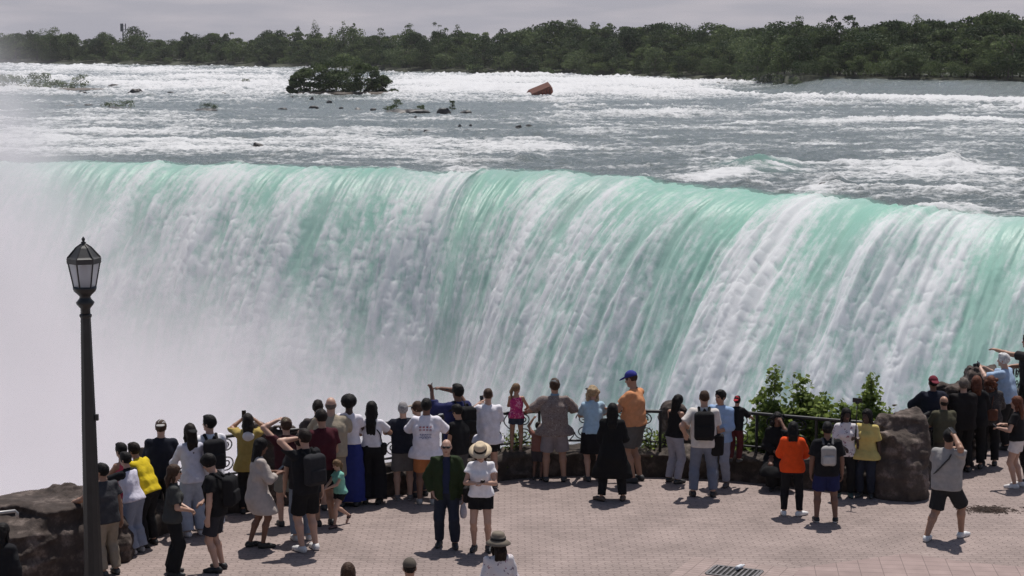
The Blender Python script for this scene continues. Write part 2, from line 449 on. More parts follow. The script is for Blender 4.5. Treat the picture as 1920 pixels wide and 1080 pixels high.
def water_mat(name, fall):
    m, n, l, p = newmat(name)
    out = n['Material Output']
    fa = n.new('ShaderNodeAttribute'); fa.attribute_name = 'foam'
    ga = n.new('ShaderNodeAttribute'); ga.attribute_name = 'green'
    tc = n.new('ShaderNodeTexCoord')
    def noise(scale, vec=None, detail=5, rough=.6):
        z = n.new('ShaderNodeTexNoise'); z.inputs['Scale'].default_value = scale
        z.inputs['Detail'].default_value = detail; z.inputs['Roughness'].default_value = rough
        l.new(vec or tc.outputs['Object'], z.inputs['Vector']); return z.outputs['Fac']
    def math_(op, a, b=None, c=None, clamp=False):
        q = n.new('ShaderNodeMath'); q.operation = op; q.use_clamp = clamp
        for i, v in enumerate((a, b, c)):
            if v is None: continue
            if isinstance(v, (int, float)): q.inputs[i].default_value = v
            else: l.new(v, q.inputs[i])
        return q.outputs[0]
    def mapped(vec, sc):
        q = n.new('ShaderNodeMapping'); q.inputs['Scale'].default_value = sc; l.new(vec, q.inputs['Vector']); return q.outputs[0]
    if fall:      # coordinates that run along the brink and down the fall, so threads follow the water
        cb = n.new('ShaderNodeCombineXYZ')
        for i, an in enumerate(('along', 'down')):
            q = n.new('ShaderNodeAttribute'); q.attribute_name = an; l.new(q.outputs['Fac'], cb.inputs[i])
        co = cb.outputs[0]
        thread = noise(1.0, mapped(co, (3.4, .60, 1)), 7, .74)
        clot = noise(1.0, mapped(co, (2.0, 1.45, 1)), 8, .80)
        fine = math_('ADD', math_('MULTIPLY', thread, .30), math_('MULTIPLY', clot, .70))
        f = math_('ADD', fa.outputs['Fac'], math_('MULTIPLY', math_('SUBTRACT', fine, .5), 4.6))
        lo_, hi_ = -.55, 1.05
    else:
        co = tc.outputs['Object']
        fine = noise(1.0, mapped(co, (1.1, 1.9, 1)), 8, .74)
        f = math_('ADD', fa.outputs['Fac'], math_('MULTIPLY', math_('SUBTRACT', fine, .5), 3.6))
        lo_, hi_ = -.28, .80
    mr = n.new('ShaderNodeMapRange'); mr.interpolation_type = 'SMOOTHSTEP'
    mr.inputs['From Min'].default_value = lo_; mr.inputs['From Max'].default_value = hi_
    l.new(f, mr.inputs['Value'])
    wc = n.new('ShaderNodeMix'); wc.data_type = 'RGBA'
    wc.inputs['A'].default_value = (.47, .57, .54, 1) if fall else (.150, .178, .178, 1)
    wc.inputs['B'].default_value = (.29, .56, .45, 1) if fall else (.24, .50, .40, 1)
    l.new(ga.outputs['Fac'], wc.inputs['Factor'])
    l.new(wc.outputs['Result'], p.inputs['Base Color'])
    p.inputs['Roughness'].default_value = .30 if fall else .20
    p.inputs['IOR'].default_value = 1.33
    bn = noise(1.0, mapped(co, (5.0, .8, 1)), 7, .7) if fall else noise(1.5, None, 8, .72)
    bp = n.new('ShaderNodeBump'); bp.inputs['Strength'].default_value = .55 if fall else 1.0; bp.inputs['Distance'].default_value = .10 if fall else .42
    l.new(bn, bp.inputs['Height']); l.new(bp.outputs['Normal'], p.inputs['Normal'])
    tr = n.new('ShaderNodeBsdfTranslucent'); tr.inputs['Color'].default_value = (.55, .86, .72, 1)
    l.new(bp.outputs['Normal'], tr.inputs['Normal'])
    w = n.new('ShaderNodeMixShader'); w.inputs[0].default_value = .42
    if not fall: l.new(math_('MULTIPLY', ga.outputs['Fac'], .5), w.inputs[0])
    l.new(p.outputs[0], w.inputs[1]); l.new(tr.outputs[0], w.inputs[2])
    df = n.new('ShaderNodeBsdfDiffuse'); df.inputs['Color'].default_value = (.90, .905, .905, 1) if fall else (.70, .705, .71, 1)
    dt = n.new('ShaderNodeBsdfTranslucent'); dt.inputs['Color'].default_value = (.90, .92, .92, 1) if fall else (.70, .71, .71, 1)
    fb = n.new('ShaderNodeBump'); fb.inputs['Strength'].default_value = .4 if fall else .6; fb.inputs['Distance'].default_value = .09 if fall else .2
    l.new(fine if fall else noise(3.0, None, 7, .7), fb.inputs['Height'])
    l.new(fb.outputs['Normal'], df.inputs['Normal'])
    fm = n.new('ShaderNodeMixShader'); fm.inputs[0].default_value = .48 if fall else .25
    l.new(df.outputs[0], fm.inputs[1]); l.new(dt.outputs[0], fm.inputs[2])
    mx = n.new('ShaderNodeMixShader'); l.new(mr.outputs['Result'], mx.inputs[0])
    l.new(w.outputs[0], mx.inputs[1]); l.new(fm.outputs[0], mx.inputs[2])
    l.new(mx.outputs[0], out.inputs['Surface'])
    return m
river = np_obj('river', np.stack([RX, RY, Z], -1).reshape(-1, 3), Q, water_mat('river water', False))
attr(river.data, 'foam', foam); attr(river.data, 'green', green * 0.55)
tag(river, kind='structure')

# ---- the falling water: each point of the brink throws its water out on a parabola
NT = 460
HMAX = 26.0
hh = HMAX * np.linspace(0, 1, NT) ** 1.35                   # drop below the brink
V0 = 7.5
tt = np.sqrt(2 * hh / 9.81)
AR = np.cumsum(np.concatenate([[0], np.hypot(np.diff(tt) * V0, np.diff(hh))]))     # length along the fall
arc = np.concatenate([[0], np.cumsum(np.hypot(np.diff(SX), np.diff(SY)))])         # length along the brink
A2, B2 = np.meshgrid(arc, AR)
Uu = np.repeat(U[None, :], NT, 0)
speed = 1 + 0.10 * fbm(arc / 5.0, 0 * arc + 2.2, o=3) + 0.04 * fbm(arc / 1.2, 0 * arc + 8.1, o=2)
Dd = tt[:, None] * V0 * speed[None, :]
wfade = np.linspace(0, 1, NT)[:, None]
bx = CX[None, :] * (1 - sstep(0, .5, wfade)) + SX[None, :] * sstep(0, .5, wfade)
by = CY[None, :] * (1 - sstep(0, .5, wfade)) + SY[None, :] * sstep(0, .5, wfade)
FX, FY = bx + NX[None, :] * Dd, by + NY[None, :] * Dd
FZ = zl0[None, :] - hh[:, None]
fo = -0.20 + 0.60 * (1 - np.exp(-B2 / 9.0))
def col_at(c, w, a, h0=0.0, h1=99.0, lean=0.0):
    return a * (.62 if a > 0 else .75) * np.exp(-((Uu - c + lean * B2) / w) ** 2) * sstep(h0 - 1.5, h0 + 1.5, B2) * (1 - sstep(h1 - 2, h1 + 4, B2))
for a in [(872, 46, 1.25, 0, 40), (1545, 55, 1.0, 0, 40), (1810, 85, 1.15, 0, 40), (440, 42, 1.1, 0, 12), (300, 13, .8, 0, 10), (370, 20, .35), (1205, 30, .5, 2), (735, 24, .45, 3), (1010, 18, .4, 4),
          (1100, 16, .45, 2), (1690, 30, .5, 3), (560, 30, -.3, 0, 8), (690, 60, -.3, 0, 8), (1000, 50, -.55, 0, 20), (1330, 70, -.55, 0, 9), (1255, 40, -.3, 0, 6), (350, 14, -.6, 0, 9), (1460, 30, -.3, 0, 16), (1640, 40, -.35, 0, 9), (1930, 35, -.6, 0, 20), (925, 10, -.7, 1, 12), (200, 80, -.3, 0, 8), (950, 26, -.5, 3, 26), (1170, 16, -.35, 4, 20), (1400, 20, -.35, 3, 18), (1730, 18, -.5, 5, 18)]:
    fo += col_at(*a)
# threads stretch as the water speeds up, so the coordinate down the fall is compressed
st1 = fbm(A2 / 1.5, B2 / 11.0, o=4, gain=0.62)
st2 = fbm(A2 / 0.42 + 5, B2 / 4.5, o=3, gain=.6)
st3 = fbm(A2 / 5.5 + 3, B2 / 30.0 + 1, o=2)
cl1 = fbm(A2 / 0.85 + 40, B2 / 1.5 + 8, o=4, gain=.62)
def billow(x, y): return np.sqrt(np.abs(vnoise(x, y)) + .02) * 1.7
bw = A2 + .35 * fbm(A2 / 1.3 + 70, B2 / 2.2, o=2)                 # plumes wander a little
bil = .40 * billow(bw / .80 + 3, B2 / 3.4 + 60) + .34 * billow(bw / .44 + 8, B2 / 1.7 + 12) + .26 * billow(bw / .24 + 31, B2 / .8 + 5)
bil = bil - bil.mean()
cl2 = fbm(A2 / 0.38 + 14, B2 / 0.55 + 3, o=3, gain=.6)
fo += (0.55 * st1 + 0.45 * st2 + 0.48 * st3) * sstep(-3, 4, B2) + (0.30 * cl1 + .20 * cl2 + 1.0 * bil) * sstep(1.0, 7, B2)
wht = sstep(-.2, .8, fo)
grow = sstep(0.3, 9, B2)
disp = grow * (0.55 * st1 + 0.10 * st2 + .55 * st3) + (.3 + .7 * wht) * grow * .19 * bil + 0.08 * (1 - grow) * st2 * sstep(0, .8, B2)
disp += 1.2 * grow * fbm(A2 / 9.0 + 9, B2 / 40.0, o=2)
# outward normal of a parabola
sl = np.sqrt(2 * 9.81 * np.maximum(hh, 1e-3)) / V0
nh, nz_ = sl / np.hypot(1, sl), 1 / np.hypot(1, sl)
dfade = sstep(0, .35, B2)
FX += NX[None, :] * nh[:, None] * disp * dfade; FY += NY[None, :] * nh[:, None] * disp * dfade; FZ += nz_[:, None] * disp * dfade
idx = np.arange(NT * NU).reshape(NT, NU)
Q = np.stack([idx[:-1, :-1], idx[1:, :-1], idx[1:, 1:], idx[:-1, 1:]], -1).reshape(-1, 4)
fm_ = water_mat('falling water', True)
falls = np_obj('waterfall', np.stack([FX, FY, FZ], -1).reshape(-1, 3), Q, fm_)
attr(falls.data, 'along', A2); attr(falls.data, 'down', B2); attr(falls.data, 'foam', fo); attr(falls.data, 'green', np.clip((1 - sstep(1.0, 16, B2)) * (.42 + 1.0 * fbm(A2 / 6.0 + 2, B2 / 9.0, o=3)) + .25, 0, 1))
tag(falls, kind='structure')

# ---- gorge floor far below, hidden in spray
g = MB(); g.add([(-400, -60, -46), (400, -60, -46), (400, 260, -46), (-400, 260, -46)], [(0, 1, 2, 3)])
tag(g.build('gorge_water', plain('gorge foam', (.75, .78, .78), .8, scale=.2)), kind='structure')

# ---- spray that hangs in the gorge and drifts off to the left
def mist_volume():
    lo, hi = Vector((-75, 48, -30)), Vector((45, 158, 16))
    b = MB(); b.box((lo + hi) / 2, hi - lo)
    m = bpy.data.materials.new('spray'); m.use_nodes = True
    n, l = m.node_tree.nodes, m.node_tree.links
    n.remove(n['Principled BSDF'])
    pv = n.new('ShaderNodeVolumePrincipled')
    pv.inputs['Color'].default_value = (.875, .850, .872, 1); pv.inputs['Anisotropy'].default_value = 0.35
    tc = n.new('ShaderNodeTexCoord'); sx = n.new('ShaderNodeSeparateXYZ'); l.new(tc.outputs['Object'], sx.inputs[0])
    nz = n.new('ShaderNodeTexNoise'); nz.inputs['Scale'].default_value = .075; nz.inputs['Detail'].default_value = 5; nz.inputs['Roughness'].default_value = .55
    l.new(tc.outputs['Object'], nz.inputs['Vector'])
    cv = n.new('ShaderNodeFloatCurve')
    mr = n.new('ShaderNodeMapRange'); mr.inputs['From Min'].default_value = -60; mr.inputs['From Max'].default_value = 40
    l.new(sx.outputs['X'], mr.inputs['Value']); l.new(mr.outputs['Result'], cv.inputs['Value'])
    # height of the top of the spray along x, curve value 0..1 -> z -30..20
    pts = MIST_TOP
    c = cv.mapping.curves[0]
    def nx(x): return (x + 60) / 100.0
    def nzv(z): return (z + 30) / 50.0
    c.points[0].location = (nx(pts[0][0]), nzv(pts[0][1])); c.points[1].location = (nx(pts[-1][0]), nzv(pts[-1][1]))
    for (x, z) in pts[1:-1]: c.points.new(nx(x), nzv(z))
    cv.mapping.update()
    def M(op, a, b=None, clamp=False):
        q = n.new('ShaderNodeMath'); q.operation = op; q.use_clamp = clamp
        for i, v in enumerate((a, b)):
            if v is None: continue
            if isinstance(v, (int, float)): q.inputs[i].default_value = v
            else: l.new(v, q.inputs[i])
        return q.outputs[0]
    top = M('SUBTRACT', M('MULTIPLY', cv.outputs[0], 50), 30)
    top = M('ADD', top, M('MULTIPLY', M('SUBTRACT', nz.outputs['Fac'], .5), 20.0))
    d = M('DIVIDE', M('SUBTRACT', top, sx.outputs['Z']), 13.0, True)
    d = M('POWER', d, 1.7)
    # denser in the middle of the gorge, none at the near and far faces
    e1 = n.new('ShaderNodeMapRange'); e1.inputs['From Min'].default_value = 49; e1.inputs['From Max'].default_value = 75; l.new(sx.outputs['Y'], e1.inputs['Value'])
    e2 = n.new('ShaderNodeMapRange'); e2.inputs['From Min'].default_value = 157; e2.inputs['From Max'].default_value = 135; l.new(sx.outputs['Y'], e2.inputs['Value'])
    d = M('MULTIPLY', M('MULTIPLY', d, e1.outputs['Result']), e2.outputs['Result'])
    z2 = n.new('ShaderNodeTexNoise'); z2.inputs['Scale'].default_value = .13; z2.inputs['Detail'].default_value = 4; z2.inputs['Roughness'].default_value = .6
    l.new(tc.outputs['Object'], z2.inputs['Vector'])
    bl = n.new('ShaderNodeMapRange'); bl.inputs['From Min'].default_value = .36; bl.inputs['From Max'].default_value = .64; bl.inputs['To Min'].default_value = .25; bl.inputs['To Max'].default_value = 1.7
    l.new(z2.outputs['Fac'], bl.inputs['Value']); d = M('MULTIPLY', d, bl.outputs['Result'])
    l.new(M('MULTIPLY', d, MIST_D), pv.inputs['Density'])
    l.new(pv.outputs[0], n['Material Output'].inputs['Volume'])
    o = b.build('mist', m)
    tag(o, kind='stuff')
    tag(o, 'white spray cloud rising out of the gorge and drifting left over the brink', 'mist')
MIST_TOP = [(-60, 19), (-43, 15), (-36, 8), (-30, 0.5), (-24, -4), (-14, -6.5), (-5, -8), (2, -10.5), (10, -13), (20, -14), (40, -14.5)]
MIST_D = 0.10
mist_volume()
# ================================================================== far shore, islands, rocks
def foliage_mat(name, c1, c2, trans=.3):
    m, n, l, p = newmat(name)
    a = n.new('ShaderNodeAttribute'); a.attribute_name = 'tint'
    mx = n.new('ShaderNodeMix'); mx.data_type = 'RGBA'
    mx.inputs['A'].default_value = (*c1, 1); mx.inputs['B'].default_value = (*c2, 1)
    l.new(a.outputs['Fac'], mx.inputs['Factor']); l.new(mx.outputs['Result'], p.inputs['Base Color'])
    p.inputs['Roughness'].default_value = .6; p.inputs['Specular IOR Level'].default_value = .1
    t = n.new('ShaderNodeBsdfTranslucent'); l.new(mx.outputs['Result'], t.inputs['Color'])
    ms = n.new('ShaderNodeMixShader'); ms.inputs[0].default_value = trans
    l.new(p.outputs[0], ms.inputs[1]); l.new(t.outputs[0], ms.inputs[2]); l.new(ms.outputs[0], n['Material Output'].inputs['Surface'])
    return m
LEAF = foliage_mat('far leaves', (.036, .058, .026), (.145, .190, .070))
LEAF_PALE = foliage_mat('pale leaves', (.070, .098, .045), (.18, .225, .095))
BARK = plain('bark', (.10, .085, .07), .9, var=.3)
DEAD = plain('dead wood', (.20, .17, .15), .9, var=.2)
def leaf_quads(P, N, size, g, aspect=1.0):
    n = len(P)
    N = N + g.normal(size=(n, 3)) * .75; N /= np.linalg.norm(N, axis=1)[:, None]
    r = g.normal(size=(n, 3)); a = np.cross(N, r); a /= np.linalg.norm(a, axis=1)[:, None]; b = np.cross(N, a)
    s = (size * g.uniform(.6, 1.35, n))[:, None]
    V = np.stack([P - a * s * .5, P + b * s * .32 * aspect, P + a * s * .55, P - b * s * .32 * aspect], 1).reshape(-1, 3)
    return V, np.arange(4 * n).reshape(n, 4)
def crown_arrays(h, w, seed, kind='round', nleaf=1500, leaf=.5, base=.15):
    """leaf clumps spread through an uneven crown; returns verts, quads, tint"""
    g = np.random.default_rng(seed)
    cl = []
    if kind == 'conifer':
        for i in range(46):
            t = g.uniform(0, 1) ** .8; z = h * (base * .5 + (1 - base * .5) * t)
            r = w * .5 * (1 - t) ** .85 + .02 * w; a = g.uniform(0, 6.28)
            cl.append((r * .6 * math.cos(a), r * .6 * math.sin(a), z, max(.07 * w, r * .62), max(.08 * w, r * .34)))
    else:
        m = {'round': 26, 'tall': 24, 'loose': 20, 'bush': 16}[kind]
        for i in range(m):
            t = g.uniform(0, 1); a = g.uniform(0, 6.28)
            prof = {'round': math.sin(math.pi * min(1, .18 + .80 * t)) ** .6, 'tall': math.sin(math.pi * (.12 + .8 * t)) ** .7 * .8,
                    'loose': math.sin(math.pi * (.15 + .75 * t)) ** .5, 'bush': math.cos(t * 1.35) ** .6}[kind]
            rr = w * .5 * prof * g.uniform(.35, .95)
            rad = w * g.uniform(.12, .23) * (.75 if kind == 'loose' else 1)
            z = h * (base + (1 - base) * t) - rad * (.6 if t > .8 else 0)
            cl.append((rr * math.cos(a), rr * math.sin(a), z, rad, rad * g.uniform(.6, .85)))
    cl = np.array(cl); wgt = cl[:, 3] ** 2; ci = g.choice(len(cl), nleaf, p=wgt / wgt.sum())
    d = g.normal(size=(nleaf, 3)); d /= np.linalg.norm(d, axis=1)[:, None]
    d[:, 2] = np.where(g.random(nleaf) < .6, np.abs(d[:, 2]), d[:, 2])
    rad = g.uniform(.62, 1.05, nleaf)[:, None]
    P = cl[ci, :3] + d * rad * np.stack([cl[ci, 3], cl[ci, 3], cl[ci, 4]], -1)
    P[:, 2] = np.maximum(P[:, 2], .05 * h)
    V, Qd = leaf_quads(P, d, leaf, g)
    tint = np.clip(g.normal(.35, .2, len(cl))[ci] + g.normal(0, .12, nleaf), 0, 1)
    return V, Qd, np.repeat(tint, 4)
PROTO = []
for i, (k, w_, nl) in enumerate([('round', .85, 2600), ('round', 1.0, 2800), ('tall', .62, 2200), ('loose', .75, 1500), ('round', .72, 2400), ('bush', 1.2, 1500), ('round', 1.15, 3000), ('conifer', .36, 1800), ('tall', .5, 2000), ('loose', .6, 1400)]):
    PROTO.append((k, crown_arrays(1.0, w_, 100 + i, k, nl, (.044 if k != 'conifer' else .035), .16 if k != 'bush' else 0)))
BYKIND = {}
for i, (k, a) in enumerate(PROTO): BYKIND.setdefault(k, []).append(i)
def shore_d(px):
    if px < 1400: return at_z(px, float(np.interp(px, SHORE_PX, SHORE_PY)), ZW).y - 4
    t = min(1.0, (px - 1400) / 80.0)
    yy = float(np.interp(px, [1250, 1430, 1520, 1700, 1920, 2300], [170, 176, 180, 185, 190, 196]))
    return (1 - t) * (at_z(1400, float(np.interp(1400, SHORE_PX, SHORE_PY)), ZW).y - 4) + t * (at_z(px, yy, ZW).y + 26)
SKY_PX = [-200, 0, 60, 100, 160, 200, 260, 330, 400, 470, 500, 560, 640, 700, 770, 830, 900, 960, 1030, 1070, 1130, 1200, 1280, 1370, 1480, 1560, 1620, 1700, 1800, 1850, 1920, 2150]
SKY_PY = [62, 64, 61, 60, 74, 66, 68, 70, 66, 68, 60, 64, 66, 66, 56, 58, 55, 54, 48, 42, 50, 46, 47, 46, 43, 46, 41, 36, 38, 29, 27, 26]
# ground of the far bank
bx_, bv = np.linspace(-330, 2250, 140), []
for px in bx_:
    d0 = shore_d(px)
    for (dd, z) in [(0, -2.2), (3, -1.2 + 2.1 * float(sstep(1390, 1500, px))), (40, .8), (160, 1.5), (900, 2.0)]:
        q = at_y(px, 100, d0); s_ = (d0 + dd) / d0
        bv.append((q.x * s_, d0 + dd, z))
ib = np.arange(140 * 5).reshape(140, 5)
bank = np_obj('far_bank', np.array(bv), np.stack([ib[:-1, :-1], ib[1:, :-1], ib[1:, 1:], ib[:-1, 1:]], -1).reshape(-1, 4), plain('bank soil', (.045, .05, .03), .95, var=.4, scale=.2))
tag(bank, kind='structure')
# the wood, one mass of many crowns
WV, WQ, WT, nv = [], [], [], 0
TV = MB()
def plant(px, d, top_y, kind, g, wscale=1.0, base_z=-1.2):
    global nv
    pi = BYKIND[kind][int(g.integers(len(BYKIND[kind])))]
    V, Qd, T = PROTO[pi][1]
    q = at_y(px, top_y, d); hgt = max(1.5, q.z - base_z)
    a = g.uniform(0, 6.28); ca, sa = math.cos(a), math.sin(a)
    ws = hgt * wscale * g.uniform(.85, 1.25)
    P = np.stack([(V[:, 0] * ca - V[:, 1] * sa) * ws + q.x, (V[:, 0] * sa + V[:, 1] * ca) * ws + d, V[:, 2] * hgt + base_z], -1)
    WV.append(P); WQ.append(Qd + nv); WT.append(np.clip(T + g.normal(0, .20), 0, 1)); nv += len(P)
    if kind != 'bush': TV.tube([(q.x, d, base_z), (q.x + g.normal() * .2, d, base_z + hgt * .75)], [.02 * hgt, .008 * hgt], 5, False)
g = np.random.default_rng(11)
px = -260.0
while px < 2130:
    d0 = shore_d(px); sk = float(np.interp(px, SKY_PX, SKY_PY)); bz = -1.4 + 2.0 * float(sstep(1390, 1500, px))
    by_ = 540 - (F_PX * math.tan(math.atan2(bz - CAM_H, d0) + PITCH))
    for (dd, f, ks) in [(34, 1.0, ['round', 'tall', 'round', 'loose', 'round']), (22, .86, ['round', 'round', 'tall']), (11, .66, ['round', 'round', 'loose']), (4, .36, ['bush', 'round', 'bush'])]:
        k = ks[int(g.integers(len(ks)))]
        ty_ = by_ + (sk - by_) * f * g.uniform(.90, 1.05) + (g.normal() * 5 if f == 1 else g.normal() * 7)
        plant(px + g.normal() * 9, d0 + dd + g.uniform(-3, 3), ty_, k, g, 1.0 if f > .5 else 1.2, bz)
    px += 13.0 if px < 800 else 18.0
wood = np_obj('wood', np.concatenate(WV), np.concatenate(WQ), LEAF, smooth=False)
attr(wood.data, 'tint', np.concatenate(WT)); tag(wood, 'dark green mixed wood massed along the whole far shore', 'wood', kind='stuff')
TV.build('trunks', BARK, wood)['kind'] = 'stuff'

def tree(name, px, base_y, top_y, wpx, kind, label, cat='tree', group=None, d=None, bz=None, mat=None, nleaf=2200, trunk=True, seed=None, base=.16, lf=None, bare=False):
    """one tree or shrub standing where the photo has it, base and top given in photo pixels"""
    seed = seed if seed is not None else int(px) + 1000
    z0 = ZW if bz is None else bz
    if d is None: d = at_z(px, base_y, z0).y
    b = at_y(px, base_y, d); b.z = z0
    h = at_y(px, top_y, d).z - z0; w = wpx / F_PX * d
    root = empty(name, b)
    V, Qd, T = crown_arrays(h, w, seed, kind, nleaf, lf or max(.10, min(.45, w * (.055 if kind != 'conifer' else .09))), base)
    V, Qd, T = (V, Qd, T)
    c = np_obj('crown', V, Qd, mat or LEAF, root, smooth=False); attr(c.data, 'tint', T)
    if trunk:
        gg = random.Random(seed); m = MB(); r = max(.04, .014 * h)
        m.tube([(0, 0, -.3), (gg.uniform(-.1, .1), 0, h * .4), (gg.uniform(-.2, .2), 0, h * .85)], [r, r * .7, r * .25], 6)
        for k in range(6):
            a = gg.uniform(0, 6.28); z = h * gg.uniform(.25, .7); L = w * gg.uniform(.25, .45)
            m.tube([(0, 0, z), (L * .5 * math.cos(a), L * .5 * math.sin(a), z + L * .35), (L * math.cos(a), L * math.sin(a), z + L * .8)], [r * .5, r * .35, r * .12], 5)
        m.build('trunk', BARK, root)
    tag(root, label, cat, group)
    return root
# trees one can tell apart on the far shore
def shore_tree(px, top, w, kind, label, dd=8, name=None, **k):
    d = shore_d(px) + dd
    return tree(name or ('conifer' if kind == 'conifer' else 'tree'), px, 150, top, w, kind, label, 'tree', d=d, bz=(-1.2 if px < 1450 else .6), **k)
shore_tree(97, 47, 62, 'round', 'broad tree rising highest at the misty left end of the wood', nleaf=2200)
shore_tree(30, 62, 70, 'round', 'low rounded tree at the far left edge of the shore, pale with mist', 6)
shore_tree(195, 62, 34, 'round', 'small round topped tree just left of the antenna mast', 14)
for (x, y, w, s) in [(592, 40, 50, 'tallest pointed conifer above the wood behind the left end of the island bush'), (561, 49, 44, 'pointed conifer left of the tallest one on the skyline'), (645, 42, 50, 'dark pointed conifer on the skyline above the island bush'), (664, 46, 46, 'conifer beside and right of the one above the island bush'), (622, 52, 40, 'small conifer between two taller ones on the skyline'), (858, 48, 52, 'lone dark conifer right of the tall loose tree')]:
    shore_tree(x, y, w, 'conifer', s, 26)
shore_tree(768, 44, 34, 'tall', 'tall tree with a clumped top left of the loose feathery one', 20)
shore_tree(822, 41, 42, 'loose', 'tall feathery tree with sky showing through its crown', 22, nleaf=1300)
shore_tree(712, 50, 36, 'round', 'dark rounded tree on the skyline right of the conifers', 22)
shore_tree(505, 56, 40, 'round', 'dark clumped tree left of the conifers on the skyline', 20)
shore_tree(400, 60, 40, 'round', 'dark rounded tree midway between the mast and the conifers', 20)
shore_tree(1072, 36, 60, 'round', 'dark domed tree cresting the middle of the wood', 26, nleaf=2000)
shore_tree(1022, 40, 50, 'loose', 'paler airy tree beside the dark domed one in the middle of the wood', 28)
shore_tree(1120, 40, 44, 'loose', 'pale loose crowned tree right of the dark dome', 30)
shore_tree(1175, 42, 56, 'round', 'wide dark tree on the skyline above the rusty wreck', 26)
shore_tree(1492, 27, 50, 'tall', 'tall dark tree with an upright ragged top', 22, nleaf=2200)
shore_tree(1545, 38, 56, 'round', 'dark rounded tree right of the ragged topped one', 22, nleaf=2000)
shore_tree(1600, 37, 52, 'round', 'broad dome of dark leaves on the right skyline', 24, nleaf=2000)
shore_tree(1650, 40, 48, 'loose', 'thin greyish crown between two dark domes on the right skyline', 30)
shore_tree(1712, 28, 56, 'round', 'large dark tree on the skyline towards the right', 22, nleaf=2000)
shore_tree(1855, 20, 90, 'loose', 'tall grey green airy tree at the right end of the skyline', 26, nleaf=2400)
shore_tree(1898, 56, 110, 'round', 'heavy near black tree at the right edge of the picture', 3, nleaf=2600)
shore_tree(1420, 66, 110, 'round', 'big yellow green domed tree in the middle of the right hand wood', 5, nleaf=2600, mat=LEAF_PALE)
shore_tree(1700, 84, 95, 'round', 'broad olive tree low on the right shore', 4, nleaf=2400, mat=LEAF_PALE)
for (x, t, w, s) in [(760, 84, 70, 'round olive willow low on the shore right of the island bush'), (835, 100, 45, 'slim pale willow at the water beyond the dark rocks'), (958, 96, 62, 'grey green willow at the water left of the wreck'), (1088, 92, 60, 'pale willow at the water behind the wreck'), (1228, 88, 56, 'yellow green willow standing out at the water right of the wreck'), (1325, 108, 46, 'small olive bushy tree at the water where the wood steps forward')]:
    shore_tree(x, t, w, 'round', s, 1, name='willow', mat=LEAF_PALE, nleaf=1500)
# small shrubs on rocks along the far rapids
for i, (x, y, t, w) in enumerate([(1100, 147, 126, 34), (1165, 149, 128, 36), (1210, 152, 132, 26), (1265, 157, 136, 36), (1392, 158, 132, 46), (1418, 159, 135, 42), (1464, 160, 137, 42), (1440, 160, 140, 40), (1490, 161, 142, 34), (1535, 162, 144, 30), (1030, 146, 126, 40), (890, 141, 118, 50)]):
    tree('shrub', x, y, t, w, 'bush', 'low dark shrub at the waterline under the far wood', 'shrub', 'shrubs along the far waterline', bz=-1.9, nleaf=500, trunk=False, base=0, d=(shore_d(x) - (7 if 1380 < x < 1500 else 3)))

# ---- islands in the rapids
ROCKM = plain('wet river rock', (.035, .032, .030), .55, var=.4, scale=2.5, bump=.6, bscale=6)
ROCKB = plain('brown river rock', (.085, .065, .048), .7, var=.4, scale=2.5, bump=.6, bscale=6)
def river_rock(px, py, wpx, hpx, label, seed, group=None, mat=None, name='rock'):
    d = at_z(px, py, ZW); k = d.y / F_PX
    w, h = wpx * k, max(.3, hpx * k)
    V, Qd = rock_arrays((w, w * .6, h * 2.4), seed, max(.06, w / 26), 12, .16)
    o = np_obj(name, V, Qd, mat or ROCKM)
    o.location = (d.x, d.y, ZW - .05)
    return tag(o, label, 'rock', group)
river_rock(640, 178, 190, 7, 'long flat rocky islet under the big island bush', 5, name='islet', mat=ROCKB)
for (x, b, t, w, k, s, m) in [(575, 176, 128, 66, 'round', 'dark rounded shrub at the left end of the island bush', LEAF), (612, 176, 112, 62, 'round', 'tallest leafy tree near the left of the island bush', LEAF), (652, 175, 97, 78, 'round', 'broad olive topped tree in the middle of the island bush', LEAF_PALE),
                              (690, 176, 116, 62, 'loose', 'small tree with pale stems showing on the island', LEAF), (716, 177, 142, 46, 'bush', 'low shrub at the right end of the island bush', LEAF), (560, 177, 140, 40, 'bush', 'low shrub on the left tip of the island', LEAF), (632, 177, 130, 90, 'bush', 'dense undergrowth at the foot of the island trees', LEAF)]:
    tree('island_tree' if k != 'bush' else 'shrub', x, b, t, w, k, s, 'tree' if k != 'bush' else 'shrub', mat=m, nleaf=3200, lf=.36, base=.05, d=at_z(640, 177, ZW).y + random.uniform(-2, 2))
for (x, b, t, w, s) in [(15, 168, 142, 70, 'misty shrub at the far left edge of the upper rapids'), (75, 168, 136, 60, 'taller misty shrub second from the left edge'), (105, 169, 150, 60, 'low misty shrub right of the taller one'), (152, 168, 138, 44, 'thin misty shrub with upright twigs, rightmost of the misty row')]:
    tree('shrub', x, b, t, w, 'bush', s, 'shrub', mat=LEAF_PALE, nleaf=700, base=0)
river_rock(85, 170, 210, 4, 'long flat rock ledge carrying the misty shrubs', 6, name='islet', mat=ROCKB)
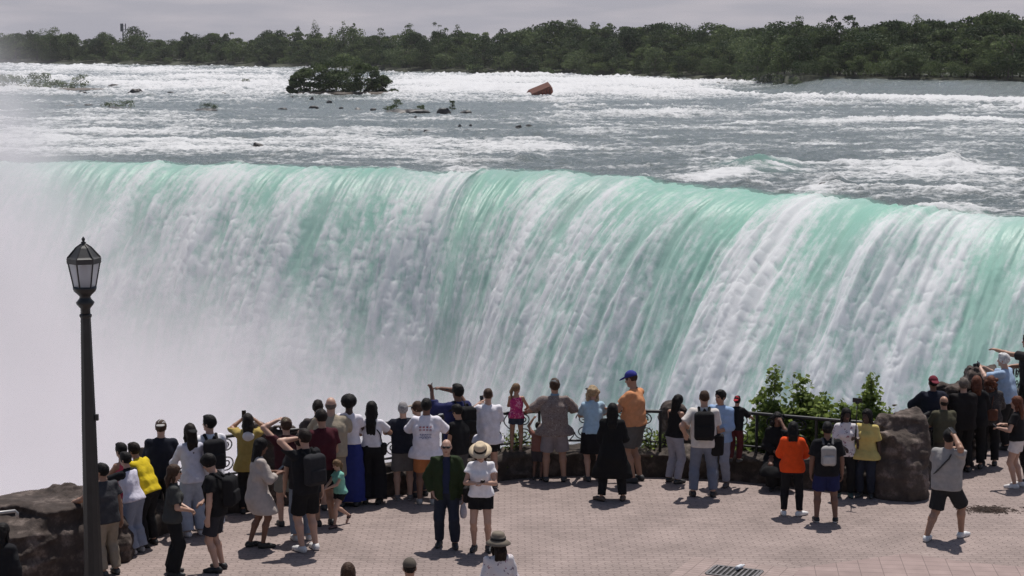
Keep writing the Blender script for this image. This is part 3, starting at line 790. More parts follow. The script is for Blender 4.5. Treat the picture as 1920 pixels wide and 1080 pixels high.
for (x, b, t, w, s) in [(205, 204, 192, 36, 'low grey brown shrub on the left of two by the mist'), (236, 204, 187, 36, 'rounded grey brown shrub on the right of two by the mist'), (390, 207, 194, 34, 'dark tufted shrub alone on a flat rock'), (743, 208, 184, 24, 'upright shrub on the dark rocks below the island'), (788, 210, 196, 22, 'pale tufted shrub right of the upright one on the dark rocks'), (848, 206, 186, 15, 'tiny tree standing alone on a dark rock'), (460, 158, 146, 18, 'small twiggy shrub on a rock left of the island bush'), (730, 207, 198, 30, 'low dark shrub spreading over the rocks below the island')]:
    tree('shrub', x, b, t, w, 'bush', s, 'shrub', mat=LEAF_PALE if 'pale' in s or 'brown' in s else LEAF, nleaf=420, base=0.05, lf=.16)
for i, (x, y, w, h, s) in enumerate([(222, 206, 66, 6, 'flat brown rock under the two grey brown shrubs'), (385, 208, 50, 5, 'flat rock under the tufted shrub'), (130, 201, 32, 5, 'grey rock fading in the mist at the left'), (445, 157, 36, 6, 'dark rock with a twiggy shrub left of the island bush'), (400, 155, 20, 5, 'small dark rock left of the one with a twiggy shrub'), (255, 174, 34, 7, 'dark rock right of the misty shrubs'), (212, 163, 30, 5, 'low dark rock at the end of the misty shrub row'),
                                     (760, 211, 88, 7, 'long dark rock carrying three shrubs'), (834, 212, 30, 9, 'dark rock with a tiny tree on it'), (874, 214, 32, 8, 'low black rock right of the tiny tree'), (484, 279, 26, 11, 'upper of two black boulders close above the brink'), (474, 283, 28, 9, 'lower of two black boulders close above the brink'), (801, 249, 20, 7, 'black rock alone in calm grey water'), (706, 246, 20, 4, 'flat black rock left of the calm water'),
                                     (984, 303, 18, 10, 'dark rock breaking the brink in the middle of the falls'), (1548, 358, 40, 15, 'dark wet rock parting the water at the right of the brink'), (812, 157, 36, 3, 'thin drifting log in the white rapids'), (590, 204, 22, 6, 'black rock in grey water below the island bush'), (530, 207, 22, 5, 'low black rock second from the left below the island'), (418, 178, 14, 5, 'small dark rock in the rapids above the tufted shrub')]):
    river_rock(x, y, w, h, s, 40 + i)
for i, (x, y, w, h) in enumerate([(493, 180, 10, 5), (510, 179, 12, 3), (545, 184, 18, 4), (585, 188, 12, 6), (617, 192, 12, 4), (480, 205, 16, 3), (670, 206, 14, 4), (700, 207, 14, 4), (640, 204, 10, 3), (780, 222, 8, 3), (768, 247, 12, 4), (882, 236, 9, 4), (862, 238, 9, 4), (973, 238, 14, 3), (993, 237, 16, 3), (994, 248, 16, 4), (971, 243, 10, 2), (165, 199, 20, 4), (155, 175, 26, 4), (320, 174, 14, 3), (875, 247, 10, 2), (1050, 181, 12, 3), (1000, 177, 10, 3), (1345, 158, 14, 4), (1360, 160, 14, 3)]):
    river_rock(x, y, w, h, 'small dark rock just breaking the surface of the rapids', 90 + i, 'small rocks in the rapids')

# ---- rusted scow stuck in the rapids: a boxy hull, tilted, with one end stove in
def wreck():
    d = at_z(1012, 178, ZW); k = d.y / F_PX
    root = empty('wrecked_barge', (d.x, d.y, ZW), R(14))
    rust = plain('rusted hull', (.17, .055, .035), .85, var=.45, scale=1.3, bump=.5, bscale=4)
    L, B_, H = 47 * k, 20 * k, 13 * k
    tilt = Matrix.Rotation(R(-17), 3, 'Y') @ Matrix.Rotation(R(24), 3, 'X')
    m = MB()
    prof = [(-.5, .06), (-.46, .0), (.40, .0), (.50, .30), (.5, 1.0), (.38, 1.12), (-.36, 1.0), (-.5, .55)]
    vs, fs = [], []
    for y in (-.5, .5):
        for (x, z) in prof: vs.append(tilt @ Vector((x * L, y * B_, (z - .2) * H)))
    n_ = len(prof)
    fs = [tuple(range(n_))[::-1], tuple(range(n_, 2 * n_))] + [(i, (i + 1) % n_, n_ + (i + 1) % n_, n_ + i) for i in range(n_)]
    m.add([v + Vector((0, 0, .15)) for v in vs], fs)
    m.build('hull', rust, root)
    m = MB()
    for i in range(7): m.box(tilt @ Vector(((-.36 + i * .12) * L, -.515 * B_, .32 * H)) + Vector((0, 0, .15)), (.10, .12, .95 * H), tilt)
    m.build('hull_rib', plain('dark rust', (.07, .03, .025), .9), root)
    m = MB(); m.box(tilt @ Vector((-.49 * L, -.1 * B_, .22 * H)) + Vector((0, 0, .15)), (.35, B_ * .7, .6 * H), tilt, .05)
    m.build('broken_end', plain('painted opening shade', (.015, .012, .012), .9), root)  # solid block; its black colour stands in for shade inside the stove-in end
    m = MB(); m.box(tilt @ Vector((.05 * L, 0, .93 * H)) + Vector((0, 0, .15)), (.85 * L, B_ * .92, .12), tilt @ Matrix.Rotation(R(-5), 3, 'Y'))
    m.build('deck', plain('rusted deck', (.12, .045, .03), .9, var=.4), root)
    tag(root, 'rust red wrecked barge lying tilted in the white rapids', 'barge')
wreck()
# ---- antenna mast above the wood on the left
def mast():
    px = 231; d = shore_d(px) + 40
    b = at_y(px, 80, d); b.z = .5
    k = d / F_PX; h = at_y(px, 44, d).z - .5
    root = empty('antenna_mast', b)
    grey = plain('mast steel', (.16, .16, .17), .6, metal=.3)
    m = MB(); m.tube([(0, 0, 0), (0, 0, h)], [.35, .22], 8); m.build('pole', grey, root)
    for zf in (.83, .93):
        q = MB()
        for a in range(3):
            w = a * 2.094 + .4
            q.tube([(0, 0, h * zf), (1.1 * math.cos(w), 1.1 * math.sin(w), h * zf)], .12, 5)
        q.build('bracket', grey, root)
        for a in range(3):
            w = a * 2.094 + .4; q = MB(); q.box((1.15 * math.cos(w), 1.15 * math.sin(w), h * zf), (.35, .45, 1.9), Matrix.Rotation(w, 3, 'Z'), .05)
            q.build('panel_antenna', grey, root)
    tag(root, 'grey antenna mast with panels rising behind the wood', 'mast')
mast()
# ================================================================== plaza, parapet, railings, lamp
WALL_PX = [(-160, 1130), (-60, 1100), (60, 1085), (150, 1075), (225, 1048), (300, 1005), (420, 965), (520, 948), (620, 940), (740, 930), (860, 910), (960, 899), (1050, 893), (1150, 893), (1250, 896), (1350, 900), (1450, 910), (1560, 921), (1650, 929), (1730, 920), (1780, 890), (1830, 855), (1890, 820), (1960, 775), (2040, 735), (2150, 690)]
WP = [at_z(x, y, 0) for x, y in WALL_PX]
def resample(P, n):
    L = [0]
    for a, b in zip(P, P[1:]): L.append(L[-1] + (b - a).length)
    xs = np.linspace(0, L[-1], n)
    A = np.array([tuple(p) for p in P])
    out = np.stack([np.interp(xs, L, A[:, i]) for i in range(3)], -1)
    return out, xs
WPT, WS = resample(WP, 700)
for i in range(2): WPT[:, i] = smooth(WPT[:, i], 10)
tg = np.gradient(WPT, axis=0); tg /= np.linalg.norm(tg, axis=1)[:, None]
WNO = np.stack([-tg[:, 1], tg[:, 0], 0 * tg[:, 0]], -1)          # outwards, over the gorge
WPIX = np.array([960 + F_PX * p[0] / (p[1] * CP + (CAM_H - 0) * SP) for p in WPT])
def wall_at(px, off=.3):
    """point on the parapet at this bearing, off metres outwards, and the direction along it"""
    i = int(np.argmin(np.abs(WPIX - px)))
    p = WPT[i] + WNO[i] * off
    return Vector(p), Vector(tg[i]), Vector(WNO[i]), i

def paver_mat():
    m, n, l, p = newmat('interlocking pavers')
    tc = n.new('ShaderNodeTexCoord')
    sx = n.new('ShaderNodeSeparateXYZ'); l.new(tc.outputs['Object'], sx.inputs[0])
    def M(op, a, b=None):
        q = n.new('ShaderNodeMath'); q.operation = op
        for i, v in enumerate((a, b)):
            if v is None: continue
            if isinstance(v, (int, float)): q.inputs[i].default_value = v
            else: l.new(v, q.inputs[i])
        return q.outputs[0]
    # zigzag edges of the interlocking shape
    yy = M('ADD', sx.outputs['Y'], M('MULTIPLY', M('PINGPONG', M('MULTIPLY', sx.outputs['X'], 1.0), .0555), .55))
    xx = M('ADD', sx.outputs['X'], M('MULTIPLY', M('PINGPONG', M('MULTIPLY', sx.outputs['Y'], 1.0), .06), .5))
    cb = n.new('ShaderNodeCombineXYZ'); l.new(xx, cb.inputs[0]); l.new(yy, cb.inputs[1])
    br = n.new('ShaderNodeTexBrick'); br.inputs['Scale'].default_value = 1.0
    br.inputs['Brick Width'].default_value = .222; br.inputs['Row Height'].default_value = .12
    br.inputs['Mortar Size'].default_value = .0055; br.inputs['Mortar Smooth'].default_value = .3
    br.inputs['Color1'].default_value = (.256, .205, .187, 1); br.inputs['Color2'].default_value = (.290, .232, .212, 1); br.inputs['Mortar'].default_value = (.150, .115, .106, 1)
    l.new(cb.outputs[0], br.inputs['Vector'])
    n1 = n.new('ShaderNodeTexNoise'); n1.inputs['Scale'].default_value = .9; n1.inputs['Detail'].default_value = 6; n1.inputs['Roughness'].default_value = .65
    l.new(tc.outputs['Object'], n1.inputs['Vector'])
    mr = n.new('ShaderNodeMapRange'); mr.inputs['From Min'].default_value = .3; mr.inputs['From Max'].default_value = .7; mr.inputs['To Min'].default_value = .84; mr.inputs['To Max'].default_value = 1.14
    l.new(n1.outputs['Fac'], mr.inputs['Value'])
    n2 = n.new('ShaderNodeTexNoise'); n2.inputs['Scale'].default_value = 45; n2.inputs['Detail'].default_value = 3
    l.new(tc.outputs['Object'], n2.inputs['Vector'])
    mr2 = n.new('ShaderNodeMapRange'); mr2.inputs['To Min'].default_value = .85; mr2.inputs['To Max'].default_value = 1.15
    l.new(n2.outputs['Fac'], mr2.inputs['Value'])
    vm = n.new('ShaderNodeVectorMath'); vm.operation = 'SCALE'; l.new(br.outputs['Color'], vm.inputs[0]); l.new(M('MULTIPLY', mr.outputs['Result'], mr2.outputs['Result']), vm.inputs['Scale'])
    vo = n.new('ShaderNodeTexVoronoi'); vo.inputs['Scale'].default_value = 2.2; l.new(tc.outputs['Object'], vo.inputs['Vector'])
    st = n.new('ShaderNodeMapRange'); st.inputs['From Min'].default_value = .035; st.inputs['From Max'].default_value = .075; st.inputs['To Min'].default_value = .62; l.new(vo.outputs['Distance'], st.inputs['Value'])
    n3_ = n.new('ShaderNodeTexNoise'); n3_.inputs['Scale'].default_value = .35; n3_.inputs['Detail'].default_value = 8; n3_.inputs['Roughness'].default_value = .7; l.new(tc.outputs['Object'], n3_.inputs['Vector'])
    s3 = n.new('ShaderNodeMapRange'); s3.inputs['From Min'].default_value = .35; s3.inputs['From Max'].default_value = .62; s3.inputs['To Min'].default_value = .86; s3.inputs['To Max'].default_value = 1.05; l.new(n3_.outputs['Fac'], s3.inputs['Value'])
    v2 = n.new('ShaderNodeVectorMath'); v2.operation = 'SCALE'; l.new(vm.outputs['Vector'], v2.inputs[0]); l.new(M('MULTIPLY', st.outputs['Result'], s3.outputs['Result']), v2.inputs['Scale'])
    l.new(v2.outputs['Vector'], p.inputs['Base Color']); p.inputs['Roughness'].default_value = .85; p.inputs['Specular IOR Level'].default_value = .2
    bp = n.new('ShaderNodeBump'); bp.inputs['Strength'].default_value = .7; bp.inputs['Distance'].default_value = .008
    l.new(M('SUBTRACT', M('MULTIPLY', n2.outputs['Fac'], .3), br.outputs['Fac']), bp.inputs['Height']); l.new(bp.outputs['Normal'], p.inputs['Normal'])
    return m
def stack_mat(name, w, h, rot, c1, c2):
    m, n, l, p = newmat(name)
    tc = n.new('ShaderNodeTexCoord'); mp = n.new('ShaderNodeMapping'); mp.inputs['Rotation'].default_value = (0, 0, rot)
    l.new(tc.outputs['Object'], mp.inputs['Vector'])
    br = n.new('ShaderNodeTexBrick'); br.offset = 0.0; br.inputs['Scale'].default_value = 1
    br.inputs['Brick Width'].default_value = w; br.inputs['Row Height'].default_value = h; br.inputs['Mortar Size'].default_value = .006
    br.inputs['Color1'].default_value = (*c1, 1); br.inputs['Color2'].default_value = (*c2, 1); br.inputs['Mortar'].default_value = (.165, .128, .118, 1)
    l.new(mp.outputs[0], br.inputs['Vector'])
    nz = n.new('ShaderNodeTexNoise'); nz.inputs['Scale'].default_value = 2.5; nz.inputs['Detail'].default_value = 7; l.new(tc.outputs['Object'], nz.inputs['Vector'])
    mr = n.new('ShaderNodeMapRange'); mr.inputs['From Min'].default_value = .3; mr.inputs['From Max'].default_value = .7; mr.inputs['To Min'].default_value = .86; mr.inputs['To Max'].default_value = 1.12; l.new(nz.outputs['Fac'], mr.inputs['Value'])
    vm = n.new('ShaderNodeVectorMath'); vm.operation = 'SCALE'; l.new(br.outputs['Color'], vm.inputs[0]); l.new(mr.outputs['Result'], vm.inputs['Scale'])
    l.new(vm.outputs['Vector'], p.inputs['Base Color']); p.inputs['Roughness'].default_value = .85; p.inputs['Specular IOR Level'].default_value = .2
    return m
PAVE = paver_mat()
edge = WPT + WNO * .35
pv = [(-40, -8, 0), (40, -8, 0)] + [(40, edge[-1][1], 0)] + [tuple(e) for e in edge[::-4]] + [(-40, edge[0][1], 0)]
pl = MB(); pl.add(pv, [tuple(range(len(pv)))])
tag(pl.build('plaza', PAVE), kind='structure')
bandp = [at_z(x, y, .004) for x, y in [(1330, 1096), (1429, 1074), (1697, 1038), (1712, 1038.5), (1804, 1053), (1930, 1064), (2060, 1078), (2060, 1140), (1330, 1140)]]
pl = MB(); pl.add(bandp, [tuple(range(len(bandp)))[::-1]])
tag(pl.build('paving_band', stack_mat('large pavers', .34, .23, R(6), (.262, .199, .184), (.298, .227, .21))), kind='structure')
fr = at_z(1385, 1073, .004)
# cliff ledge and drop outside the parapet
cl = []
for i in range(0, 700, 4):
    p, q = WPT[i], WNO[i]
    for (o, z) in [(.3, .02), (.9, -.25), (2.4, -.6), (3.4, -2.5), (4.5, -14), (6.0, -47)]:
        r_ = .35 * vnoise(i * .09, o * 1.3) * (o > 1)
        cl.append(p + q * (o + r_) + np.array([0, 0, z + .3 * r_]))
nc = len(cl) // 6; ic = np.arange(nc * 6).reshape(nc, 6)
tag(np_obj('cliff', np.array(cl), np.stack([ic[:-1, :-1], ic[:-1, 1:], ic[1:, 1:], ic[1:, :-1]], -1).reshape(-1, 4), plain('cliff rock', (.07, .06, .052), .9, var=.4, scale=2, bump=.5, bscale=5)), kind='structure')

def stone_mat(name, c, lichen=(.19, .165, .15)):
    m, n, l, p = newmat(name)
    tc = n.new('ShaderNodeTexCoord')
    a = n.new('ShaderNodeTexNoise'); a.inputs['Scale'].default_value = 3.0; a.inputs['Detail'].default_value = 8; a.inputs['Roughness'].default_value = .68
    l.new(tc.outputs['Object'], a.inputs['Vector'])
    b = n.new('ShaderNodeTexVoronoi'); b.inputs['Scale'].default_value = 4.0; b.feature = 'DISTANCE_TO_EDGE'; l.new(tc.outputs['Object'], b.inputs['Vector'])
    cr = n.new('ShaderNodeValToRGB'); cr.color_ramp.elements[0].position = .36; cr.color_ramp.elements[1].position = .70
    cr.color_ramp.elements[0].color = (c[0] * .55, c[1] * .55, c[2] * .55, 1); cr.color_ramp.elements[1].color = (*lichen, 1)
    e = cr.color_ramp.elements.new(.52); e.color = (*c, 1)
    l.new(a.outputs['Fac'], cr.inputs['Fac']); l.new(cr.outputs['Color'], p.inputs['Base Color'])
    p.inputs['Roughness'].default_value = .88; p.inputs['Specular IOR Level'].default_value = .25
    bp = n.new('ShaderNodeBump'); bp.inputs['Strength'].default_value = .8; bp.inputs['Distance'].default_value = .06
    l.new(a.outputs['Fac'], bp.inputs['Height']); l.new(bp.outputs['Normal'], p.inputs['Normal'])
    return m
BASALT = stone_mat('dark parapet stone', (.055, .044, .037), (.16, .13, .112))
# parapet: rough field-stone wall, one run between each pair of boulders
def parapet(x0, x1, label):
    i0, i1 = int(np.argmin(np.abs(WPIX - x0))), int(np.argmin(np.abs(WPIX - x1)))
    n = max(30, int((WS[i1] - WS[i0]) / .045))
    f = np.linspace(i0, i1, n)
    P = np.stack([np.interp(f, np.arange(700), WPT[:, k]) for k in range(3)], -1); N_ = np.stack([np.interp(f, np.arange(700), WNO[:, k]) for k in range(3)], -1)
    s = np.interp(f, np.arange(700), WS)
    prof = [(0.0, -.05)] + [(0.0, z) for z in np.linspace(.03, .40, 9)] + [(.03, .44)] + [(o, .46) for o in np.linspace(.08, .55, 11)] + [(.60, .44)] + [(.62, z) for z in np.linspace(.38, -.3, 6)]
    prof = np.array(prof); m_ = len(prof)
    o = np.repeat(prof[None, :, 0], n, 0); z = np.repeat(prof[None, :, 1], n, 0); S_ = np.repeat(s[:, None], m_, 1)
    A_ = np.cumsum(np.concatenate([[0], np.hypot(*np.diff(prof, axis=0).T)]))[None, :] + 0 * S_
    cell = np.abs(vnoise(S_ / .30, A_ / .16)) ; cell2 = vnoise(np.floor(S_ / .42 + .5 * np.floor(A_ / .21)), np.floor(A_ / .21))
    dd = .05 * cell2 + .05 * fbm(S_ / .25, A_ / .2, o=4) - .05 * np.exp(-(cell / .10) ** 2)
    top = sstep(.39, .46, z)
    o2 = o - dd * (1 - top) * np.where(o < .3, 1, -1); z2 = z + dd * top * 1.3
    V = P[:, None, :] + N_[:, None, :] * o2[..., None]; V[..., 2] = z2
    ix = np.arange(n * m_).reshape(n, m_)
    Qd = np.stack([ix[:-1, :-1], ix[1:, :-1], ix[1:, 1:], ix[:-1, 1:]], -1).reshape(-1, 4)
    o_ = np_obj('stone_wall', V.reshape(-1, 3), Qd, BASALT)
    return tag(to_base(o_), label, 'wall')
parapet(215, 292, 'short stretch of dark stone parapet under the person in yellow at the left')
parapet(286, 515, 'low dark stone parapet below the railing on the left, behind the backpackers')
parapet(505, 895, 'low dark stone parapet behind the family group, between two boulders')
parapet(885, 1270, 'low dark stone parapet behind the man in the patterned shirt')
parapet(1262, 1700, 'low dark stone parapet in front of the green shrubs')
parapet(1700, 2090, 'low dark stone parapet running back at the right edge')

# boulders
BOULD = stone_mat('brown boulder', (.062, .047, .040), (.20, .16, .14))
def boulder(px, base_y, wpx, top_y, dep, seed, label, mat=BOULD, off=.35, rot=0.0, flat=.80, cuts=13, lay=.12, dx=0):
    b = at_z(px, base_y, 0); b.y += off
    k = b.y / F_PX
    h = at_y(px, top_y, b.y).z; w = wpx * k
    V, Qd = rock_arrays((w * 1.12, dep, h * 2.3), seed, .028, cuts, .13, lay, flat)
    V = V[:, :]
    o = np_obj('boulder', V, Qd, mat)
    top = V[:, 2].max()
    o.location = (b.x, b.y + dep * .12, h - top); o.rotation_euler = (0, 0, rot)
    return tag(to_base(o) if False else o, label, 'boulder')
boulder(36, 1095, 310, 934, 2.2, 3, 'largest brown boulder, filling the left corner behind the lamp post', lay=.1, rot=.2, cuts=10, flat=.7)
boulder(212, 1052, 66, 958, .8, 14, 'small shiny brown boulder by the person in grey behind the lamp post', off=.1)
boulder(268, 990, 84, 836, .8, 5, 'boulder between the person in yellow and the man in the navy top')
boulder(512, 940, 104, 788, .9, 6, 'dark boulder behind the man shading his eyes')
boulder(886, 899, 90, 760, .9, 7, 'dark boulder behind the man in the green jacket')
boulder(1270, 884, 76, 754, .8, 8, 'dark boulder behind the woman in the black top and pale jeans')
boulder(1698, 940, 106, 766, 1.1, 9, 'tall blocky boulder with a pale flat top, right of the person with the selfie stick', stone_mat('pale boulder', (.085, .066, .056), (.27, .215, .19)), flat=.72, lay=.06, cuts=9)
boulder(1790, 885, 100, 715, 1.0, 10, 'dark boulder behind the tight group at the right')
boulder(1880, 850, 104, 688, 1.4, 12, 'tall dark boulder at the right edge, behind the man in the blue shirt', off=1.2)

# wrought iron railings with spirals
IRON = plain('black iron', (.014, .014, .015), .45, var=.2, spec=.5)
def rail_pts(x0, x1):
    i0, i1 = int(np.argmin(np.abs(WPIX - x0))), int(np.argmin(np.abs(WPIX - x1)))
    f = np.linspace(i0, i1, 60)
    P = np.stack([np.interp(f, np.arange(700), WPT[:, k] + .34 * WNO[:, k]) for k in range(3)], -1)
    return P
def railing(x0, x1, label, top=1.17):
    P = rail_pts(x0, x1); L = np.concatenate([[0], np.cumsum(np.linalg.norm(np.diff(P, axis=0), axis=1))])
    def on(s, z): return (float(np.interp(s, L, P[:, 0])), float(np.interp(s, L, P[:, 1])), z)
    c = on(L[-1] / 2, .45)
    root = empty('railing', c); C = Vector(c)
    def pt(s, z): return Vector(on(s, z)) - C
    bot = .60
    m = MB(); m.tube([pt(s, top) for s in L], .032, 8); m.build('top_rail', IRON, root, True)
    m = MB(); m.tube([pt(s, bot) for s in L], .022, 8); m.build('bottom_rail', IRON, root, True)
    np_ = max(2, round(L[-1] / 1.22)); w = L[-1] / np_
    for q in range(np_ + 1):
        s = min(max(q * w, .03), L[-1] - .03)
        m = MB(); m.tube([pt(s, .38), pt(s, top - .02)], .030, 6); m.build('post', IRON, root)
    for q in range(np_):
        mid = (q + .5) * w
        for sd in (-1, 1):
            for zc, r0, flip in ((.76 + (top - 1.17) * .5, .145, 1), (1.02 + (top - 1.17), .125, -1)):
                cx = mid + sd * w * .23
                m = MB(); pts = []
                for a in np.linspace(0, 2 * math.pi * 1.9, 44):
                    r = r0 * (1 - a / (2 * math.pi * 1.9) * .84)
                    ph = (math.pi if sd > 0 else 0) + flip * sd * a
                    pts.append(pt(cx + r * math.cos(ph) * 1.15, zc + r * math.sin(ph)))
                m.tube(pts, .0115, 6); m.build('scroll', IRON, root, True)
        m = MB()
        m.tube([pt(mid - .012 + .10 * math.sin(v * 2 * math.pi), bot + (top - bot) * v) for v in np.linspace(0, 1, 16)], .011, 6)
        m.build('curved_bar', IRON, root, True)
    return tag(root, label, 'railing')
railing(318, 470, 'black scrolled iron railing against white spray at the left, behind the two backpackers', 1.26)
railing(548, 850, 'black scrolled iron railing against white spray behind the family group', 1.24)
railing(918, 1240, 'black scrolled iron railing the man in the patterned shirt leans on', 1.17)
railing(1302, 1655, 'black scrolled iron railing with green shrubs growing behind it', 1.22)
railing(1740, 1990, 'black scrolled iron railing at the right, hidden by the tight group', 1.17)

# street lamp
def lamp():
    b = at_z(177, 1131, 0); d = b.y; k = d / F_PX
    root = empty('street_lamp', b)
    blk = plain('black lamp paint', (.012, .0125, .013), .42, var=.25, bump=.1)
    H = at_y(158, 445, d).z
    zt = lambda y: at_y(160, y, d).z
    m = MB()
    m.lathe([(.22, 0), (.22, .14), (.18, .20), (.15, .34), (.132, .50), (.122, zt(1000)), (.104, zt(800)), (.073, zt(600)), (.072, zt(596)), (.088, zt(593)), (.088, zt(590)), (.070, zt(588))], 10)
    m.build('pole', blk, root)
    m = MB()
    m.lathe([(.070, zt(592)), (.068, zt(582)), (.070, zt(578)), (.115, zt(571)), (.130, zt(567)), (.085, zt(560)), (.075, zt(556)), (.10, zt(552)), (.150, zt(546)), (.165, zt(541)), (.165, zt(538)), (.12, zt(537.5))], 18)
    m.build('collar', blk, root, True)
    z0, z1, r0, r1 = zt(538), zt(492), .150, .218
    n = 6
    gm, gn, gl, gp = newmat('frosted lamp glass')
    gp.inputs['Base Color'].default_value = (.75, .76, .78, 1); gp.inputs['Roughness'].default_value = .45
    t1 = gn.new('ShaderNodeBsdfTranslucent'); t1.inputs['Color'].default_value = (.8, .8, .82, 1)
    t2 = gn.new('ShaderNodeBsdfTransparent'); t2.inputs['Color'].default_value = (.85, .86, .88, 1)
    s1 = gn.new('ShaderNodeMixShader'); s1.inputs[0].default_value = .45; gl.new(t1.outputs[0], s1.inputs[1]); gl.new(t2.outputs[0], s1.inputs[2])
    s2 = gn.new('ShaderNodeMixShader'); s2.inputs[0].default_value = .30; gl.new(s1.outputs[0], s2.inputs[1]); gl.new(gp.outputs[0], s2.inputs[2])
    gl.new(s2.outputs[0], gn['Material Output'].inputs['Surface'])
    fr_ = MB()
    for q in range(n):
        a = 2 * math.pi * q / n + .28; b_ = 2 * math.pi * (q + 1) / n + .28
        p00, p10 = (r0 * math.cos(a), r0 * math.sin(a), z0), (r1 * math.cos(a), r1 * math.sin(a), z1)
        p01, p11 = (r0 * math.cos(b_), r0 * math.sin(b_), z0), (r1 * math.cos(b_), r1 * math.sin(b_), z1)
        fr_.tube([p00, p10], .011, 6); fr_.tube([p00, p01], .010, 6)
        gq = MB(); s = .985
        gq.add([Vector(v) * s + Vector((0, 0, v[2] * (1 - s))) for v in (p00, p01, p11, p10)], [(0, 1, 2, 3)])
        gq.build('glass_pane', gm, root)
    fr_.build('lantern_frame', blk, root)
    m = MB(); m.lathe([(.062, z0 + .02), (.062, z0 + .26), (.05, z0 + .30), (.01, z0 + .31)], 14)
    m.build('bulb', plain('white lamp diffuser', (.55, .55, .56), .5), root, True)
    m = MB()
    m.lathe([(.215, z1 - .012), (.235, z1 - .012), (.238, zt(484)), (.225, zt(483)), (.205, zt(481)), (.105, zt(464.5)), (.040, zt(458)), (.032, zt(456))], 6, rot=.28)
    for q in range(6):
        a = 2 * math.pi * q / 6 + .28
        m.tube([(.228 * math.cos(a), .228 * math.sin(a), zt(483)), (.105 * math.cos(a), .105 * math.sin(a), zt(464)), (.035 * math.cos(a), .035 * math.sin(a), zt(457.5))], .010, 5)
    m.build('lantern_roof', plain('weathered lamp roof', (.035, .034, .034), .55, var=.3), root)
    m = MB(); m.lathe([(.036, zt(458)), (.028, zt(456)), (.040, zt(454.5)), (.016, zt(452.5)), (.022, zt(450.5)), (.026, zt(448)), (.014, zt(445.5)), (.004, zt(443.5))], 12)
    m.build('finial', blk, root, True)
    m = MB(); m.box((.118, -.02, zt(782)), (.05, .06, .09), None, .01); m.build('bracket_stub', blk, root)
    tag(root, 'black street lamp with a six sided lantern standing at the left', 'street lamp')
lamp()

# drain, bottle, needles, handrail
def drain():
    c = at_z(1377, 1074, .006); rz = R(-24)
    root = empty('drain_grate', (c.x, c.y, .0), rz)
    st = plain('worn iron grate', (.16, .15, .15), .5, metal=.5, var=.3)
    w, h = .74, .50
    m = MB(); m.box((0, 0, .006), (w - .03, h - .03, .004)); m.build('pit_shade', plain('dark pit', (.006, .006, .006), .9), root)  # flat plate under the bars, coloured black for the shade of the hole
    m = MB()
    for (cx, cy, dx, dy) in [(0, h / 2, w, .04), (0, -h / 2, w, .04), (w / 2, 0, .05, h - .042), (-w / 2, 0, .05, h - .042)]: m.box((cx, cy, .012), (dx, dy, .022), None, .003)
    m.build('frame', st, root)
    m = MB()
    for q in range(9): m.box((-w / 2 + .06 + q * .078, 0, .0125), (.032, h - .05, .017), Matrix.Rotation(R(0), 3, 'Z'), .003)
    m.build('bars', st, root)
    tag(root, 'iron drain grate set in the paving at the bottom edge', 'drain')
    m = MB(); f2 = [Vector((x, y, .005)) for x, y in [(-.85, -.65), (.85, -.65), (.85, .60), (-.85, .60)]]
    m.add(f2, [(0, 1, 2, 3)])
    o = m.build('drain_surround', stack_mat('drain pavers', .22, .11, 0, (.28, .22, .20), (.315, .245, .225))); o.location = (c.x, c.y, 0.001); o.rotation_euler = (0, 0, rz)
    tag(o, kind='structure')
    q = at_z(1387, 1066, .03)
    root = empty('plastic_bottle', (q.x, q.y, .028), R(50))
    pm = plain('crumpled clear plastic', (.70, .72, .75), .25, var=.2, bump=.4, bscale=30)
    m = MB(); m.lathe([(.03, -.09), (.034, -.07), (.030, -.03), (.035, .0), (.033, .05), (.014, .085), (.013, .10)], 12)
    m.v = [(v[2], v[0], v[1] + .03) for v in m.v]; m.build('bottle_body', pm, root, True)
    m = MB(); m.lathe([(.016, .10), (.016, .118)], 12); m.v = [(v[2], v[0], v[1] + .03) for v in m.v]; m.build('bottle_cap', plain('white cap', (.8, .8, .8), .4), root, True)
    tag(root, 'crumpled clear plastic bottle lying on the drain grate', 'bottle')
drain()
def needles():
    c = at_z(1855, 957, 0); gg = random.Random(4); m = MB()
    for q in range(420):
        a, r = gg.uniform(0, 6.28), abs(gg.gauss(0, .5)); x, y = r * .46 * math.cos(a), r * .26 * math.sin(a); b = gg.uniform(0, 6.28); L = gg.uniform(.05, .16)
        z = .006 + .03 * max(0, 1 - r) * gg.random()
        m.tube([(x, y, z), (x + L * .5 * math.cos(b), y + L * .5 * math.sin(b), z + .012), (x + L * math.cos(b), y + L * math.sin(b), z)], .005, 4, False)
    o = m.build('needle_litter', plain('dead needles', (.055, .035, .026), .9, var=.4)); o.location = (c.x, c.y, 0)
    tag(o, 'dark brown heap of dry needles swept together on the paving at the right', 'litter')
needles()
def handrail():
    a, b = at_y(-120, 975, 25.0), at_y(28, 958, 25.6)
    root = empty('handrail', (a.x, a.y, 0)); A_ = Vector((a.x, a.y, 0))
    st = plain('grey handrail steel', (.30, .29, .28), .4, metal=.6)
    m = MB(); m.tube([a - A_, b - A_, b - A_ + Vector((.03, 0, -.03)), b - A_ + Vector((.03, 0, -.10))], .025, 8); m.build('rail', st, root, True)
    for f in (.02, .75):
        p = (a - A_).lerp(b - A_, f); m = MB(); m.tube([(p.x, p.y, 0), p], .022, 8); m.build('post', st, root, True)
    tag(root, 'grey steel handrail end at the left edge of the picture', 'handrail')
handrail()

